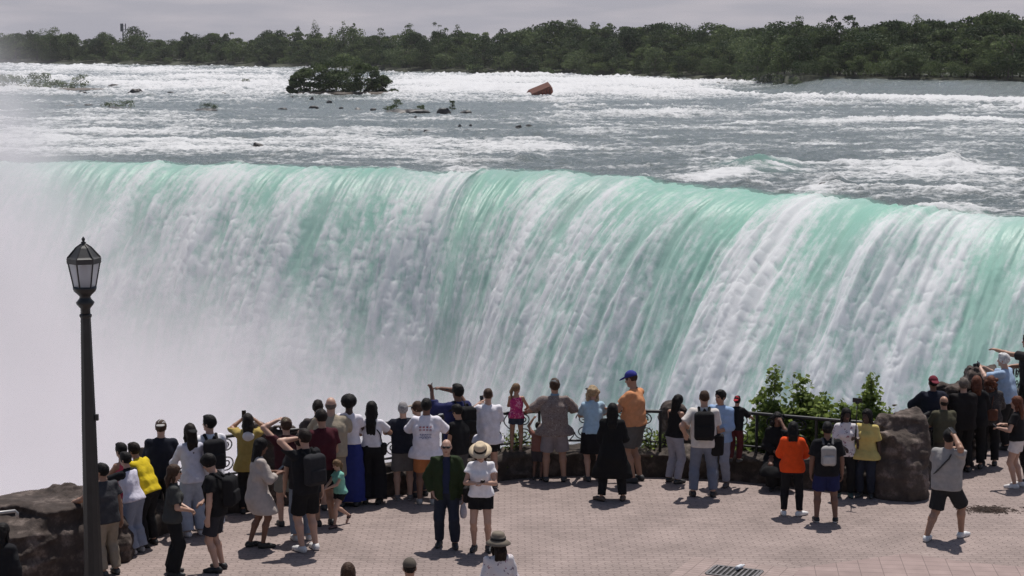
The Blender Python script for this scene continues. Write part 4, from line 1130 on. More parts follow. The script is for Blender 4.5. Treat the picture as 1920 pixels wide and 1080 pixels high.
# shrubs growing up from the ledge behind the railing
SHRUB = foliage_mat('shrub leaves', (.085, .125, .028), (.27, .34, .09), .5)
TWIG = plain('twig', (.075, .055, .04), .85)
def leafy(px, top_y, wpx, label, seed, nst=9, depth=1.2, nleaf=900, leaf=.098, basez=-.5, spike=None, off=1.2, name='shrub'):
    gg = np.random.default_rng(seed); gp = random.Random(seed)
    p, _, _, _ = wall_at(px, off); h = at_y(px, top_y, p.y).z - basez; w = wpx * p.y / F_PX
    root = empty(name, (p.x, p.y, basez))
    st = MB(); P, N_ = [], []
    for q in range(nst):
        a = gp.uniform(0, 6.28); r = gp.random() ** .6
        ex, ey = math.cos(a) * r * w * .5, math.sin(a) * r * depth * .5
        hh_ = h * gp.uniform(.62, 1.0) * (1 - .25 * r)
        if spike is not None and q == 0: ex, ey, hh_ = 0, 0, h
        pts = [Vector((ex * .25, ey * .25, 0)), Vector((ex * .6, ey * .6, hh_ * .45)), Vector((ex * .9, ey, hh_ * .8)), Vector((ex * 1.05, ey, hh_))]
        st.tube(pts, [.016, .012, .008, .003], 5, False)
        n = int(nleaf * 2.8) // nst
        for s in range(n):
            t = gp.uniform(.22, 1.0); i = min(2, int(t * 3)); c = pts[i].lerp(pts[i + 1], t * 3 - i)
            spread = .34 * (1.15 - t) + .06
            v = Vector((gp.gauss(0, 1), gp.gauss(0, 1), gp.gauss(0, .7))) * spread * .6
            P.append(c + v); N_.append((v.x * .3 + gp.gauss(0, .3), v.y * .3 + gp.gauss(0, .3), 1))
    V, Qd = leaf_quads(np.array(P), np.array(N_), leaf, gg, 1.25)
    c = np_obj('foliage', V, Qd, SHRUB, root, smooth=False)
    attr(c.data, 'tint', np.repeat(np.clip(gg.normal(.45, .28, len(P)), 0, 1), 4))
    st.build('stems', TWIG, root, True)
    return tag(root, label, 'shrub')
leafy(1412, 690, 80, 'tall leafy shrub, leftmost and highest above the railing', 1, 7, .7, 800, spike=1)
leafy(1465, 706, 80, 'leafy shrub with a bright upright tip, second from the left behind the railing', 2, 7, .7, 800, spike=1)
leafy(1510, 724, 140, 'dense low shrub filling the middle behind the railing', 3, 14, 1.0, 1500)
leafy(1560, 718, 120, 'bushy shrub behind the person with the grey backpack', 4, 12, .9, 1200)
leafy(1610, 728, 120, 'low shrub between the person in the floral top and the selfie stick', 5, 12, .9, 1200)
leafy(1642, 708, 36, 'thin single shoot rising right of the selfie stick', 6, 2, .2, 130, spike=1)
leafy(1660, 752, 70, 'low shrub by the left side of the blocky boulder', 7, 9, .8, 800)
leafy(1716, 708, 66, 'leafy branch leaning over the blocky boulder', 8, 4, .5, 300, spike=1)
leafy(1735, 728, 50, 'small leafy shrub behind the blocky boulder', 9, 6, .6, 420)
leafy(1440, 728, 140, 'broad low shrub filling the space under the two tall shoots', 21, 14, 1.0, 1600)
leafy(1585, 722, 140, 'broad bright shrub behind the woman in the floral blouse', 22, 14, 1.0, 1600)
leafy(1655, 730, 110, 'dense shrub just left of the blocky boulder', 23, 12, .9, 1300)
leafy(1400, 775, 110, 'low green shrub showing through the spirals behind the child', 10, 12, .9, 1200, off=.95)
leafy(1345, 800, 70, 'small green plant low behind the parapet left of the child', 11, 8, .5, 420, off=.8)
leafy(985, 812, 46, 'small weed on the parapet by the girl in pink', 12, 6, .3, 170, .05, .40, None, .45, 'weed')
leafy(1218, 812, 40, 'small weed on the parapet right of the man in orange', 13, 6, .3, 150, .05, .40, None, .5, 'weed')
# ================================================================== people
SKIN = {'light': (.44, .27, .20), 'tan': (.34, .19, .125), 'brown': (.17, .085, .055), 'dark': (.055, .030, .022), 'pale': (.50, .33, .26)}
def skin_mat(k): return plain('skin ' + k, SKIN[k], .5, var=.08, spec=.4)
def cloth(rgb, bump=.35): return plain('cloth', rgb, .88, var=.10, scale=14, bump=bump, bscale=26, spec=.15)
def print_mat(name, base, cols, scale, lo=.35):
    """cloth with a printed pattern of blotches"""
    m, n, l, p = newmat(name)
    tc = n.new('ShaderNodeTexCoord'); v = n.new('ShaderNodeTexVoronoi'); v.inputs['Scale'].default_value = scale; v.inputs['Randomness'].default_value = 1
    nz = n.new('ShaderNodeTexNoise'); nz.inputs['Scale'].default_value = scale * 1.4; nz.inputs['Detail'].default_value = 2
    l.new(tc.outputs['Object'], nz.inputs['Vector'])
    vm = n.new('ShaderNodeMix'); vm.data_type = 'VECTOR'; vm.inputs['Factor'].default_value = .12
    l.new(tc.outputs['Object'], vm.inputs[4]); l.new(nz.outputs['Color'], vm.inputs[5]); l.new(vm.outputs[1], v.inputs['Vector'])
    cr = n.new('ShaderNodeValToRGB'); cr.color_ramp.interpolation = 'CONSTANT'
    cr.color_ramp.elements[0].position = 0; cr.color_ramp.elements[0].color = (*cols[0], 1)
    cr.color_ramp.elements[1].position = .55; cr.color_ramp.elements[1].color = (*cols[-1], 1)
    l.new(v.outputs['Color'], cr.inputs['Fac'])
    mr = n.new('ShaderNodeMath'); mr.operation = 'LESS_THAN'; mr.inputs[1].default_value = lo; l.new(v.outputs['Distance'], mr.inputs[0])
    mx = n.new('ShaderNodeMix'); mx.data_type = 'RGBA'; mx.inputs['A'].default_value = (*base, 1)
    l.new(mr.outputs[0], mx.inputs['Factor']); l.new(cr.outputs['Color'], mx.inputs['B']); l.new(mx.outputs['Result'], p.inputs['Base Color'])
    p.inputs['Roughness'].default_value = .85; p.inputs['Specular IOR Level'].default_value = .15
    return m
WHITE, OFFW, BLACK, NAVY = (.78, .77, .80), (.62, .58, .55), (.012, .012, .013), (.014, .016, .028)
GREY, DGREY, JEAN, LJEAN, DJEAN = (.25, .24, .24), (.045, .045, .048), (.10, .13, .19), (.30, .34, .42), (.022, .027, .042)
EYE = plain('eye', (.02, .015, .012), .3, var=0); LIP = plain('lip', (.20, .08, .07), .5, var=0)
nrm = lambda v: v / (np.linalg.norm(v) + 1e-9)
def ik(a, b, l1, l2, pole):
    d = b - a; L = np.linalg.norm(d)
    if L > (l1 + l2) * .995: b = a + d / L * (l1 + l2) * .995; d = b - a; L = np.linalg.norm(d)
    u = d / L; x = (l1 * l1 - l2 * l2 + L * L) / (2 * L); h = math.sqrt(max(0, l1 * l1 - x * x))
    p = pole - u * (pole @ u)
    return a + u * x + nrm(p) * h, b
HANDS = {'down': (.27, .03, .80), 'rail': (.27, .42, 1.12), 'railin': (.10, .40, 1.12), 'phone': (.07, .30, 1.16), 'photo': (.09, .36, 1.58), 'face': (.06, .17, 1.58), 'shade': (.13, .20, 1.66),
         'hip': (.20, .06, .98), 'ear': (.13, .05, 1.60), 'front': (.05, .24, 1.02), 'back': (.22, -.10, .84), 'up': (.25, .30, 1.75), 'chest': (.08, .24, 1.30), 'fwd': (.20, .52, 1.20), 'hang': (.25, .02, .80), 'pocket': (.21, .08, .90)}
class Body:
    pass
def skeleton(s, P):
    """joints of a figure of unit height 1.75 m, facing +Y, in metres times s"""
    B = Body(); fem = P.get('fem', False); g = P.get('build', 1.0)
    B.g, B.fem = g, fem
    X = np.array([1., 0, 0]); Zu = np.array([0, 0, 1.])
    sw = (.152 if fem else .174) * (1 + .35 * (g - 1)); hw = .088 * (1 + .3 * (g - 1))
    fl, fr_ = A3(P.get('fl', (-.11, 0, 0))), A3(P.get('fr', (.11, 0, 0)))
    B.ank = [fl + A3((0, -.03, .08)), fr_ + A3((0, -.03, .08))]
    pel = (fl + fr_) / 2; pel[2] = 0; pel = pel + A3(P.get('hip', (0, 0, 0)))
    if 'sit' in P: pel[2] = P['sit']
    else:
        zz = [.915]
        for a, sx in zip(B.ank, (-1, 1)):
            dh = np.hypot(pel[0] + sx * hw - a[0], pel[1] - a[1])
            zz.append(a[2] + math.sqrt(max(.2, .835 ** 2 - dh * dh)))
        ok = sorted(zz)
        pel[2] = ok[0] if P.get('both', True) else ok[1]
    lean, side, tw = R(P.get('lean', 3)), R(P.get('side', 0)), R(P.get('twist', 0))
    Uv = nrm(np.array([math.sin(side), math.sin(lean), math.cos(lean) * math.cos(side)]))
    Xc = nrm(np.array([math.cos(tw), math.sin(tw), 0])); Xc = nrm(Xc - Uv * (Xc @ Uv)); Fc = np.cross(Uv, Xc)
    B.pel, B.U, B.X, B.F, B.sw, B.hw = pel, Uv, Xc, Fc, sw, hw
    B.hips = [pel + X * -hw + Zu * -.02, pel + X * hw + Zu * -.02]
    B.neck = pel + Uv * .535
    B.sh = [pel + Uv * .462 - Xc * sw, pel + Uv * .462 + Xc * sw]
    nk = R(P.get('nod', 0)); hy = R(P.get('look', 0))
    nu = nrm(Uv * .55 + Zu * .45 + Fc * (math.sin(nk) * .7))
    B.head = B.neck + nu * .158 + Fc * .015
    f0 = nrm(np.array([-math.sin(hy), math.cos(hy), 0])); f0 = Xc * f0[0] + nrm(np.array([Fc[0], Fc[1], 0])) * f0[1]
    f0 = nrm(f0); hz_ = nrm(np.cross(np.cross(f0, nrm(Zu * .75 + nu * .25)), f0) * 1.0)
    B.Hf = nrm(f0 * math.cos(nk) - hz_ * math.sin(nk)); B.Hu = nrm(hz_ * math.cos(nk) + f0 * math.sin(nk)); B.Hx = np.cross(B.Hf, B.Hu)
    B.HM = np.array([B.Hx, B.Hf, B.Hu])
    B.knee = []
    for i in (0, 1):
        pole = A3(P.get('kpole', (0, 1, 0))) + X * (.12 if i else -.12)
        k, B.ank[i] = ik(B.hips[i], B.ank[i], .425, .415, pole); B.knee.append(k)
    B.elb, B.wri = [], []
    for i, key in enumerate(('L', 'Rt')):
        t = P.get(key, 'down'); sg = (-1, 1)[i]
        if isinstance(t, str):
            t = A3(HANDS[t]); t = np.array([sg * t[0], t[1], t[2]])
            if 'sit' in P: t[2] += P['sit'] - .915
            if P.get('lean', 3) > 8 and t[2] > 1.0 and t[1] > .1: t = t + (B.sh[i] - np.array([sg * sw, 0, 1.39]))
        t = A3(t)
        pole = A3(P.get('pole' + key, (sg * .7, -.5, -.6)))
        e, w = ik(B.sh[i], t, .285, .25, pole); B.elb.append(e); B.wri.append(w)
    B.toe = [nrm(A3(P.get('tl', (-.18, 1, 0)))), nrm(A3(P.get('tr', (.18, 1, 0))))]
    for nme in ('pel', 'neck', 'head'): setattr(B, nme, getattr(B, nme) * s)
    for nme in ('ank', 'hips', 'sh', 'knee', 'elb', 'wri'): setattr(B, nme, [q * s for q in getattr(B, nme)])
    B.s = s; B.sw *= s; B.hw *= s
    return B
def torso_prims(B, e=0.0, belly=0.0, k=.05):
    s, g, X, Uv, F_ = B.s, B.g, B.X, B.U, B.F
    def at(u, f=0): return B.pel + Uv * u * s + F_ * f * s
    def bar(u, w, r, f=0): return Cap(at(u, f) - X * w * s, at(u, f) + X * w * s, (r + e) * s, k=k * s)
    w1 = (1 + (g - 1) * .8)
    if B.fem: o = [bar(0, .075 * w1, .108 * g), bar(.08, .055 * w1, .096 * g), bar(.15, .042 * w1, .088 * g, .005), bar(.235, .052 * w1, .089 * g, .008), bar(.32, .062 * w1, .092 * g, .01), bar(.42, .070, .062 * (1 + .3 * (g - 1)))]
    else: o = [bar(0, .062 * w1, .110 * g), bar(.08, .060 * w1, .102 * g, .005), bar(.15, .058 * w1, .098 * g, .01), bar(.235, .072 * w1, .100 * g, .008), bar(.32, .085 * w1, .103 * g, .005), bar(.42, .085, .070 * (1 + .3 * (g - 1)))]
    o.append(Cap(at(.43), B.neck, (.066 + e * .8) * s, (.052 + e * .6) * s, k=k * s))
    for i in (0, 1): o.append(Cap(at(.455) + X * (-1, 1)[i] * .07 * s, B.sh[i], (.052 + e * .7) * s, (.045 + e * .6) * s, k=k * s))
    if B.fem:
        for sg in (-1, 1): o.append(Ell(at(.325, .085) + X * sg * .068 * s, (A3((.052, .055, .055)) + e) * s, np.array([X, F_, Uv]), k=k * s))
    if belly: o.append(Ell(at(.10, .05 + belly * .5), (A3((.11 * w1, .08 + belly, .13)) + e) * s, np.array([X, F_, Uv]), k=k * s))
    return o
def body_prims(B, P):
    s, g = B.s, B.g; lg = 1 + (g - 1) * .6
    o = torso_prims(B, 0, P.get('belly', 0))
    Hx, Hf, Hu = B.HM; H = B.head
    def hp(x, y, z): return H + (Hx * x + Hf * y + Hu * z) * s
    o.append(Cap(B.neck - B.U * .04 * s, H - Hu * .05 * s - Hf * .015 * s, .054 * s * lg, .050 * s * lg, k=.03 * s))
    o += [Ell(hp(0, -.012, .025), A3((.074, .094, .092)) * s, B.HM, k=.03 * s), Ell(hp(0, .022, -.045), A3((.055, .066, .070)) * s, B.HM, k=.04 * s),
          Cap(hp(0, .080, .012), hp(0, .102, -.026), .009 * s, .015 * s, k=.014 * s), Cap(hp(-.035, .074, .030), hp(.035, .074, .030), .012 * s, k=.015 * s),
          Cap(hp(-.016, .084, -.060), hp(.016, .084, -.060), .008 * s, k=.008 * s), Ell(hp(0, .072, -.096), A3((.022, .018, .016)) * s, B.HM, k=.02 * s)]
    for sg in (-1, 1): o.append(Ell(hp(sg * .076, -.012, -.005), A3((.012, .022, .034)) * s, B.HM, k=.008 * s))
    for i in (0, 1):
        sg = (-1, 1)[i]
        r1, r2, r3 = ((.044, .036, .026) if B.fem else (.052, .042, .031)); r1, r2, r3 = r1 * lg, r2 * lg, r3 * lg
        o.append(Cap(B.sh[i], B.elb[i], r1 * s, r2 * s, k=.03 * s))
        m = B.elb[i] * .7 + B.wri[i] * .3
        o += [Cap(B.elb[i], m, r2 * s, r2 * 1.02 * s, k=.02 * s), Cap(m, B.wri[i], r2 * s, r3 * s, k=.02 * s)]
        # hand: palm, four unequal bent fingers, thumb off the side of the palm
        d = nrm(B.wri[i] - B.elb[i]); curl = P.get('curl', .5)
        ref = np.array([0, 0, 1.]) if abs(d[2]) < .75 else B.F
        side = nrm(np.cross(d, ref)); nm = np.cross(side, d)          # nm: back of the hand
        if abs(d[2]) >= .75: side, nm = nm * sg * -1, side * sg
        W = B.wri[i]
        for q, (off, ln_) in enumerate([(-.030, .060), (-.010, .074), (.010, .078), (.030, .070)]):
            kn = W + (d * .085 + side * off * 1.0) * s
            o.append(Cap(W + (d * .012 + side * off * .55) * s, kn, .0165 * s, .0135 * s, k=.012 * s))
            b1 = nrm(d - nm * curl * (.7 + .1 * q)); b2 = nrm(d - nm * curl * 2.0)
            m1 = kn + b1 * ln_ * .5 * s
            o += [Cap(kn, m1, .0112 * s, .0102 * s, k=.004 * s), Cap(m1, m1 + b2 * ln_ * .5 * s, .0102 * s, .0088 * s, k=.004 * s)]
        th = side * (1 if (side @ B.X) * sg < 0 else -1)
        t0 = W + (d * .03 + th * .026) * s; t1 = t0 + nrm(d * .7 + th * .7 - nm * .3) * .036 * s
        o += [Cap(W + d * .015 * s + th * .012 * s, t0, .017 * s, .0135 * s, k=.012 * s), Cap(t0, t1, .0125 * s, .0115 * s, k=.006 * s), Cap(t1, t1 + nrm(d - nm * .5) * .032 * s, .0112 * s, .0092 * s, k=.004 * s)]
        # leg with calf, foot
        T = (.088, .056, .055, .036) if not B.fem else (.088, .053, .052, .032); T = [q * lg for q in T]
        o.append(Cap(B.hips[i], B.knee[i], T[0] * s, T[1] * s, k=.04 * s))
        back = nrm(np.cross(np.array([1., 0, 0]), nrm(B.ank[i] - B.knee[i]))); back = back * (-1 if back[1] > 0 else 1)
        c = B.knee[i] * .68 + B.ank[i] * .32 + back * .016 * s
        o += [Cap(B.knee[i], c, T[1] * s * .95, T[2] * s, k=.03 * s), Cap(c, B.ank[i], T[2] * s, T[3] * s, k=.03 * s)]
        t = B.toe[i] * s; A = B.ank[i]; dn = np.array([0, 0, -1.]) * .045 * s
        o += [Cap(A + dn - t * .035, A + dn * 1.05 + t * .12, .034 * s, .028 * s, k=.03 * s), Cap(A + dn * 1.05 + t * .12, A + dn * 1.15 + t * .165, .028 * s, .022 * s, k=.02 * s)]
    return o
def folds(seed, amp, s):
    gg = np.random.default_rng(seed); D = gg.normal(size=(7, 3)) * A3((22, 22, 12)) / s; ph = gg.uniform(0, 6.28, 7)
    def w(x, y, z):
        o = 0
        for d, p in zip(D, ph): o = o + np.sin(d[0] * x + d[1] * y + d[2] * z + p + 2.2 * np.sin(9 * z / s + p))
        return np.where(o > 0, o * .5, o) * amp * s / 2.6
    return w
def arm_sleeve(B, i, frac, e, flare=.012):
    """cloth round an arm: frac <1 of the upper arm, 1..2 runs on down the forearm"""
    s = B.s; lg = 1 + (B.g - 1) * .6; r = (.044 if B.fem else .052) * lg
    o = []
    a, b = B.sh[i], B.elb[i]; d = nrm(b - a)
    if frac < 1:
        end = a + (b - a) * frac; o.append(Cap(a, end + d * .03 * s, (r * .92 + e * .65) * s, (r + e + flare) * s, k=.03 * s, planes=[(end, d)]))
    else:
        o.append(Cap(a, b, (r * .92 + e * .65) * s, (r * .85 + e) * s, k=.03 * s))
        c = B.wri[i]; d2 = nrm(c - b); end = b + (c - b) * (frac - 1)
        o.append(Cap(b, end + d2 * .02 * s, (r * .85 + e) * s, (r * .62 + e) * s, k=.03 * s, planes=[(end, d2)]))
    return o
def leg_cloth(B, i, frac, e, wide=0.0):
    """cloth round a leg: frac <1 of the thigh (shorts), 1..2 runs on down the shin"""
    s = B.s; lg = 1 + (B.g - 1) * .6; o = []
    a, b, c = B.hips[i], B.knee[i], B.ank[i]; d = nrm(b - a); d2 = nrm(c - b)
    if frac < 1:
        end = a + (b - a) * frac
        o.append(Cap(a, end + d * .04 * s, (.092 * lg + e) * s, (.072 * lg + e + wide) * s, k=.05 * s, planes=[(end, d)]))
    else:
        end = b + (c - b) * (frac - 1); e2 = max(e, .010)
        back = nrm(np.cross(np.array([1., 0, 0]), d2)); back = back * (-1 if back[1] > 0 else 1)
        cf = b * .68 + c * .32 + back * .013 * s
        kn = (.060 * lg + e2 + wide * .4) * s
        o.append(Cap(a, b, (.090 * lg + e) * s, kn, k=.04 * s))
        o.append(Cap(b, cf, kn, (.056 * lg + e2 + wide * .6) * s, k=.02 * s))
        o.append(Cap(cf, end + d2 * .03 * s, (.056 * lg + e2 + wide * .6) * s, (.040 * lg + e2 + wide) * s, k=.02 * s, planes=[(end, d2)]))
    return o
def hair_prims(B, style, seed=0):
    s = B.s; Hx, Hf, Hu = B.HM; H = B.head
    def hp(x, y, z): return H + (Hx * x + Hf * y + Hu * z) * s
    face = Ell(hp(0, .105, -.035), A3((.078, .085, .092)) * s, B.HM, k=0, cut=True)
    below = [(hp(0, 0, -.075), -Hu)]
    cap = lambda e, pl=(): Ell(hp(0, -.014, .028), (A3((.074, .094, .092)) + e) * s, B.HM, k=.02 * s, planes=pl)
    if style == 'bald': return [Ell(hp(0, -.03, -.01), A3((.079, .080, .065)) * s, B.HM, planes=[(hp(0, 0, .035), Hu), (hp(0, .005, 0), Hf), (hp(0, 0, -.07), -Hu)])]
    if style == 'buzz': return [cap(.006, below), face]
    if style == 'short': return [cap(.015, below), Ell(hp(0, .03, .10), A3((.06, .06, .03)) * s, B.HM, k=.02 * s), face]
    if style == 'bowl': return [cap(.022, below), Ell(hp(0, .04, .065), A3((.075, .06, .05)) * s, B.HM, k=.02 * s), Ell(hp(0, .105, -.055), A3((.08, .085, .085)) * s, B.HM, k=0, cut=True)]
    o = [cap(.018, below)]
    bk = nrm(-Hf - np.array([0, 0, .0])); dn = np.array([0, 0, -1.])
    base = hp(0, -.075, .0)
    if style in ('long', 'vlong', 'mid', 'braids'):
        ln_ = {'mid': .20, 'long': .32, 'vlong': .46, 'braids': .30}[style]
        for x in (-.045, 0, .045):
            a = base + Hx * x * s; b = a + dn * ln_ * .5 * s - B.F * .035 * s; c = a + dn * ln_ * s - B.F * .03 * s + B.X * x * .2 * s
            o += [Cap(a, b, .042 * s, .036 * s, k=.02 * s), Cap(b, c, .038 * s, .030 * s, k=.03 * s)]
        for sg in (-1, 1): o += [Cap(hp(sg * .070, -.01, .02), hp(sg * .080, -.02, -.09), .022 * s, .026 * s, k=.02 * s), Cap(hp(sg * .080, -.02, -.09), hp(sg * .07, -.03, -.09) + dn * .10 * s, .026 * s, .014 * s, k=.02 * s)]
    if style in ('pony', 'curlypony'):
        a = hp(0, -.115, .03); b = a - Hf * .04 * s + dn * .10 * s; c = b + dn * .18 * s
        o += [Cap(hp(0, -.09, .03), a, .035 * s, .03 * s, k=.02 * s), Cap(a, b, .034 * s, .045 * s, k=.02 * s), Cap(b, c, .045 * s, .015 * s, k=.02 * s)]
    if style == 'bun': o.append(Ell(hp(.03, -.13, -.02), A3((.04, .035, .04)) * s, B.HM, k=.015 * s))
    if style == 'afro': o = [Ell(hp(0, -.03, .035), A3((.125, .125, .115)) * s, B.HM)]
    if style == 'curly':
        gg = np.random.default_rng(seed)
        for q in range(26):
            a = gg.uniform(.9, 5.4); z = gg.uniform(-.17, .07); rr = .085 + .02 * gg.random()
            o.append(Ell(hp(rr * math.sin(a), rr * math.cos(a) - .01, z), A3((1, 1, 1)) * s * gg.uniform(.026, .04), B.HM, k=.012 * s))
    if style != 'afro': o.append(face)
    else: o.append(Ell(hp(0, .125, -.04), A3((.075, .09, .09)) * s, B.HM, k=0, cut=True))
    return o
HAIRC = {'black': (.008, .007, .007), 'dark': (.016, .011, .009), 'brown': (.050, .028, .018), 'red': (.11, .040, .022), 'dblonde': (.16, .10, .055), 'blonde': (.34, .25, .15), 'grey': (.26, .25, .25), 'white': (.55, .54, .53), 'greyb': (.12, .10, .085)}
def hair_mat(c): return plain('hair ' + c, HAIRC[c], .6, var=.35, scale=30, bump=.6, bscale=45, spec=.15)
def place(o, root):
    o.location = root.location; o.rotation_euler = root.rotation_euler
    return to_base(o)
PEOPLE = {}
def person(key, px, yf, yt, yaw, skin, hair, top, bottom, shoes, label, z0=0.0, h=None, seed=None, hat=None, extra=(), **P):
    """one figure: px,yf photo pixel of the feet, yt of the crown; parts hang under an Empty at the feet"""
    seed = seed if seed is not None else len(PEOPLE) + 1
    ft = at_z(px, yf, z0)
    B0 = skeleton(1.0, P); ztop = float(B0.head[2] + .12)
    if h is None: h = (at_y(px, yt, ft.y).z - z0) / ztop * 1.75
    s = h / 1.75
    B = skeleton(s, P)
    root = empty('person', ft, R(yaw)); tag(root, label, 'person')
    # body
    V, Qd = implicit(body_prims(B, P), .0115)
    mi = np.zeros(len(Qd), np.int32); C = V[Qd].mean(1) - B.head; L = np.stack([C @ B.HM[0], C @ B.HM[1], C @ B.HM[2]], -1) / s
    mi[(np.abs(np.abs(L[:, 0]) - .032) < .014) & (np.abs(L[:, 2] - .010) < .008) & (L[:, 1] > .05)] = 1
    mi[(np.abs(L[:, 0]) < .024) & (np.abs(L[:, 2] + .060) < .008) & (L[:, 1] > .06)] = 2
    np_obj('body', V, Qd, [skin_mat(skin), EYE, LIP], root, mi=mi)
    if hair[0] != 'none':
        hp_ = hair_prims(B, hair[0], seed)
        amp = .012 if hair[0] in ('curly', 'afro') else .008
        V, Qd = implicit(hp_, .0105, wob=folds(seed + 50, amp, s * .35)); np_obj('hair', V, Qd, hair_mat(hair[1]), root)
    U_, X_, F_ = B.U, B.X, B.F
    up = lambda u: B.pel + U_ * u * s
    # garments
    def shirt(kind, colr, name='shirt', sleeve=.55, hem=-.06, e=.018, neckh=.015, flare=.004, wid=.0, res=.0135, fold=.009, open_=0.0):
        pr = torso_prims(B, e, P.get('belly', 0))
        for i in (0, 1):
            if sleeve > 0: pr += arm_sleeve(B, i, sleeve, e + .008)
        w1 = 1 + (B.g - 1) * .8
        if not B.fem and kind != 'tank': pr.append(Cap(up(.14) - X_ * .062 * w1 * s, up(.14) + X_ * .062 * w1 * s, (.103 * B.g + e) * s, k=.05 * s))
        if hem < .05:
            lowb = max(hem, -.12)
            pr.append(Cap(up(lowb) - X_ * .065 * w1 * s, up(lowb) + X_ * .065 * w1 * s, (.108 * B.g + e + flare) * s, k=.05 * s))
        if hem < -.12:            # a dress or long coat falls on down over the legs
            mid = (B.knee[0] + B.knee[1]) / 2; hm = up(hem); tz = hm[2]
            wk = abs(B.knee[1][0] - B.knee[0][0]) * .5
            b = np.array([mid[0], mid[1], tz]); wv = np.array([1., 0, 0])
            for f in np.linspace(.12, 1.05, 8):
                c = up(-.10) * (1 - f) + b * f; pr.append(Cap(c - wv * (.07 * s + wk * f * .6), c + wv * (.07 * s + wk * f * .6), (.115 * B.g + flare + wid * f) * s, k=.06 * s))
            clip = [(np.array([0, 0, tz]), np.array([0, 0, -1.]))]
        else: clip = [(up(hem), -U_)]
        clip.append((B.neck + U_ * neckh * s, U_))
        if sleeve == 0:           # vest: armholes
            for i in (0, 1):
                sg = (-1, 1)[i]; pr.append(Ell(B.sh[i] + X_ * sg * .035 * s, A3((.065, .09, .085)) * s, np.array([X_, F_, U_]), k=0, cut=True))
        if open_: pr.append(Box(up(.2) + F_ * .17 * s, A3((open_, .13, .45)) * s, .01, np.array([X_, F_, U_]), cut=True))
        V, Qd = implicit(pr, res, clip, folds(seed, min(fold, e * .5), s))
        return np_obj(name, V, Qd, colr if not isinstance(colr, tuple) else cloth(colr), root), V, Qd
    so = None
    for t in (top if isinstance(top, list) else [top]):
        if t is None: continue
        kind, colr = t[0], t[1]; kw = dict(t[2]) if len(t) > 2 else {}
        if kind == 'tee': so = shirt(kind, colr, **kw)
        elif kind == 'long': so = shirt(kind, colr, **{**dict(sleeve=1.93, e=.026), **kw})
        elif kind == 'tank': so = shirt(kind, colr, **{**dict(sleeve=0, e=.012, neckh=-.055, name='vest'), **kw})
        elif kind == 'jacket':
            so = shirt(kind, colr, **{**dict(sleeve=1.93, e=.036, name='jacket', hem=-.16 + .04, fold=.011), **kw})
        elif kind == 'dress': so = shirt(kind, colr, **{**dict(sleeve=1.4, e=.030, name='dress', hem=-.36, flare=.03, wid=.03, fold=.011), **kw})
    B.shirt = so
    HEM = min([dict(t[2]).get('hem', {'jacket': -.12, 'dress': -.36}.get(t[0], -.06)) if len(t) > 2 else {'jacket': -.12, 'dress': -.36}.get(t[0], -.06) for t in (top if isinstance(top, list) else [top]) if t is not None and not (len(t) > 2 and 'open_' in t[2])] or [.1])
    if bottom is not None:
        kind, colr = bottom[0], bottom[1]; kw = dict(bottom[2]) if len(bottom) > 2 else {}
        frac, e, wide = {'shorts': (.80, .014, .022), 'brief': (.42, .012, .020), 'trousers': (1.93, .016, .014), 'slim': (1.93, .008, .004), 'wide': (1.97, .022, .060), 'flare': (1.97, .012, .055), 'skirt': (0, .014, 0)}.get(kind, (0, 0, 0))
        frac, e, wide = kw.get('frac', frac), kw.get('e', e), kw.get('wide', wide)
        w1 = 1 + (B.g - 1) * .8
        e_ = min(e, .010) if kind != 'skirt' else .016; pr = [Cap(up(0) - X_ * .066 * w1 * s, up(0) + X_ * .066 * w1 * s, (.109 * B.g + e_) * s, k=.05 * s), Cap(up(.08) - X_ * .052 * w1 * s, up(.08) + X_ * .052 * w1 * s, (.092 * B.g + e_) * s, k=.05 * s)]
        if kind == 'skirt':
            mid = (B.knee[0] + B.knee[1]) / 2; lenz = kw.get('z', .45) * s; wv = np.array([1., 0, 0]); w2 = kw.get('wide', .05)
            b = np.array([mid[0], mid[1] - .02 * s, lenz])
            for f in np.linspace(.1, 1.05, 12): c = up(0) * (1 - f) + b * f; pr.append(Cap(c - wv * .075 * s, c + wv * .075 * s, (.112 * B.g + w2 * f) * s, k=.07 * s))
            clip = [(np.array([0, 0, lenz]), np.array([0, 0, -1.])), (up(max(-.02, min(.12, HEM + .035))), U_)]
        else:
            for i in (0, 1): pr += leg_cloth(B, i, frac, e, wide)
            clip = [(up(kw.get('waist', min(.12, HEM + .035))), U_)]
        V, Qd = implicit(pr, .0135, clip, folds(seed + 20, .0055, s))
        np_obj({'shorts': 'shorts', 'brief': 'shorts', 'skirt': 'skirt'}.get(kind, 'trousers'), V, Qd, colr if not isinstance(colr, tuple) else cloth(colr), root)
    if shoes is not None:
        sc, sole = shoes if isinstance(shoes[0], (tuple, list)) else (shoes, (.5, .5, .5) if sum(shoes) > .3 else (.02, .02, .02))
        for i in (0, 1):
            t = B.toe[i] * s; A = B.ank[i]; gz = A[2] - .08 * s; dn = np.array([0, 0, -1.]) * .040 * s
            pr = [Cap(A + dn - t * .045, A + dn * 1.1 + t * .10, .043 * s, .040 * s, k=.03 * s), Cap(A + dn * 1.1 + t * .09, A + dn * 1.25 + t * .175, .041 * s, .030 * s, k=.03 * s), Cap(A + dn * .3 - t * .01, A + dn, .046 * s, k=.03 * s)]
            V, Qd = implicit(pr, .011, [(A + np.array([0, 0, -.078 * s]), np.array([0, 0, -1.])), (A + np.array([0, 0, .012 * s]), np.array([0, 0, 1.]))])
            mi = (V[Qd][:, :, 2].mean(1) < gz + .026 * s).astype(np.int32)
            np_obj('shoe', V, Qd, [plain('shoe', sc, .6, var=.1), plain('sole', sole, .7)], root, mi=mi)
    Hx, Hf, Hu = B.HM; H = B.head
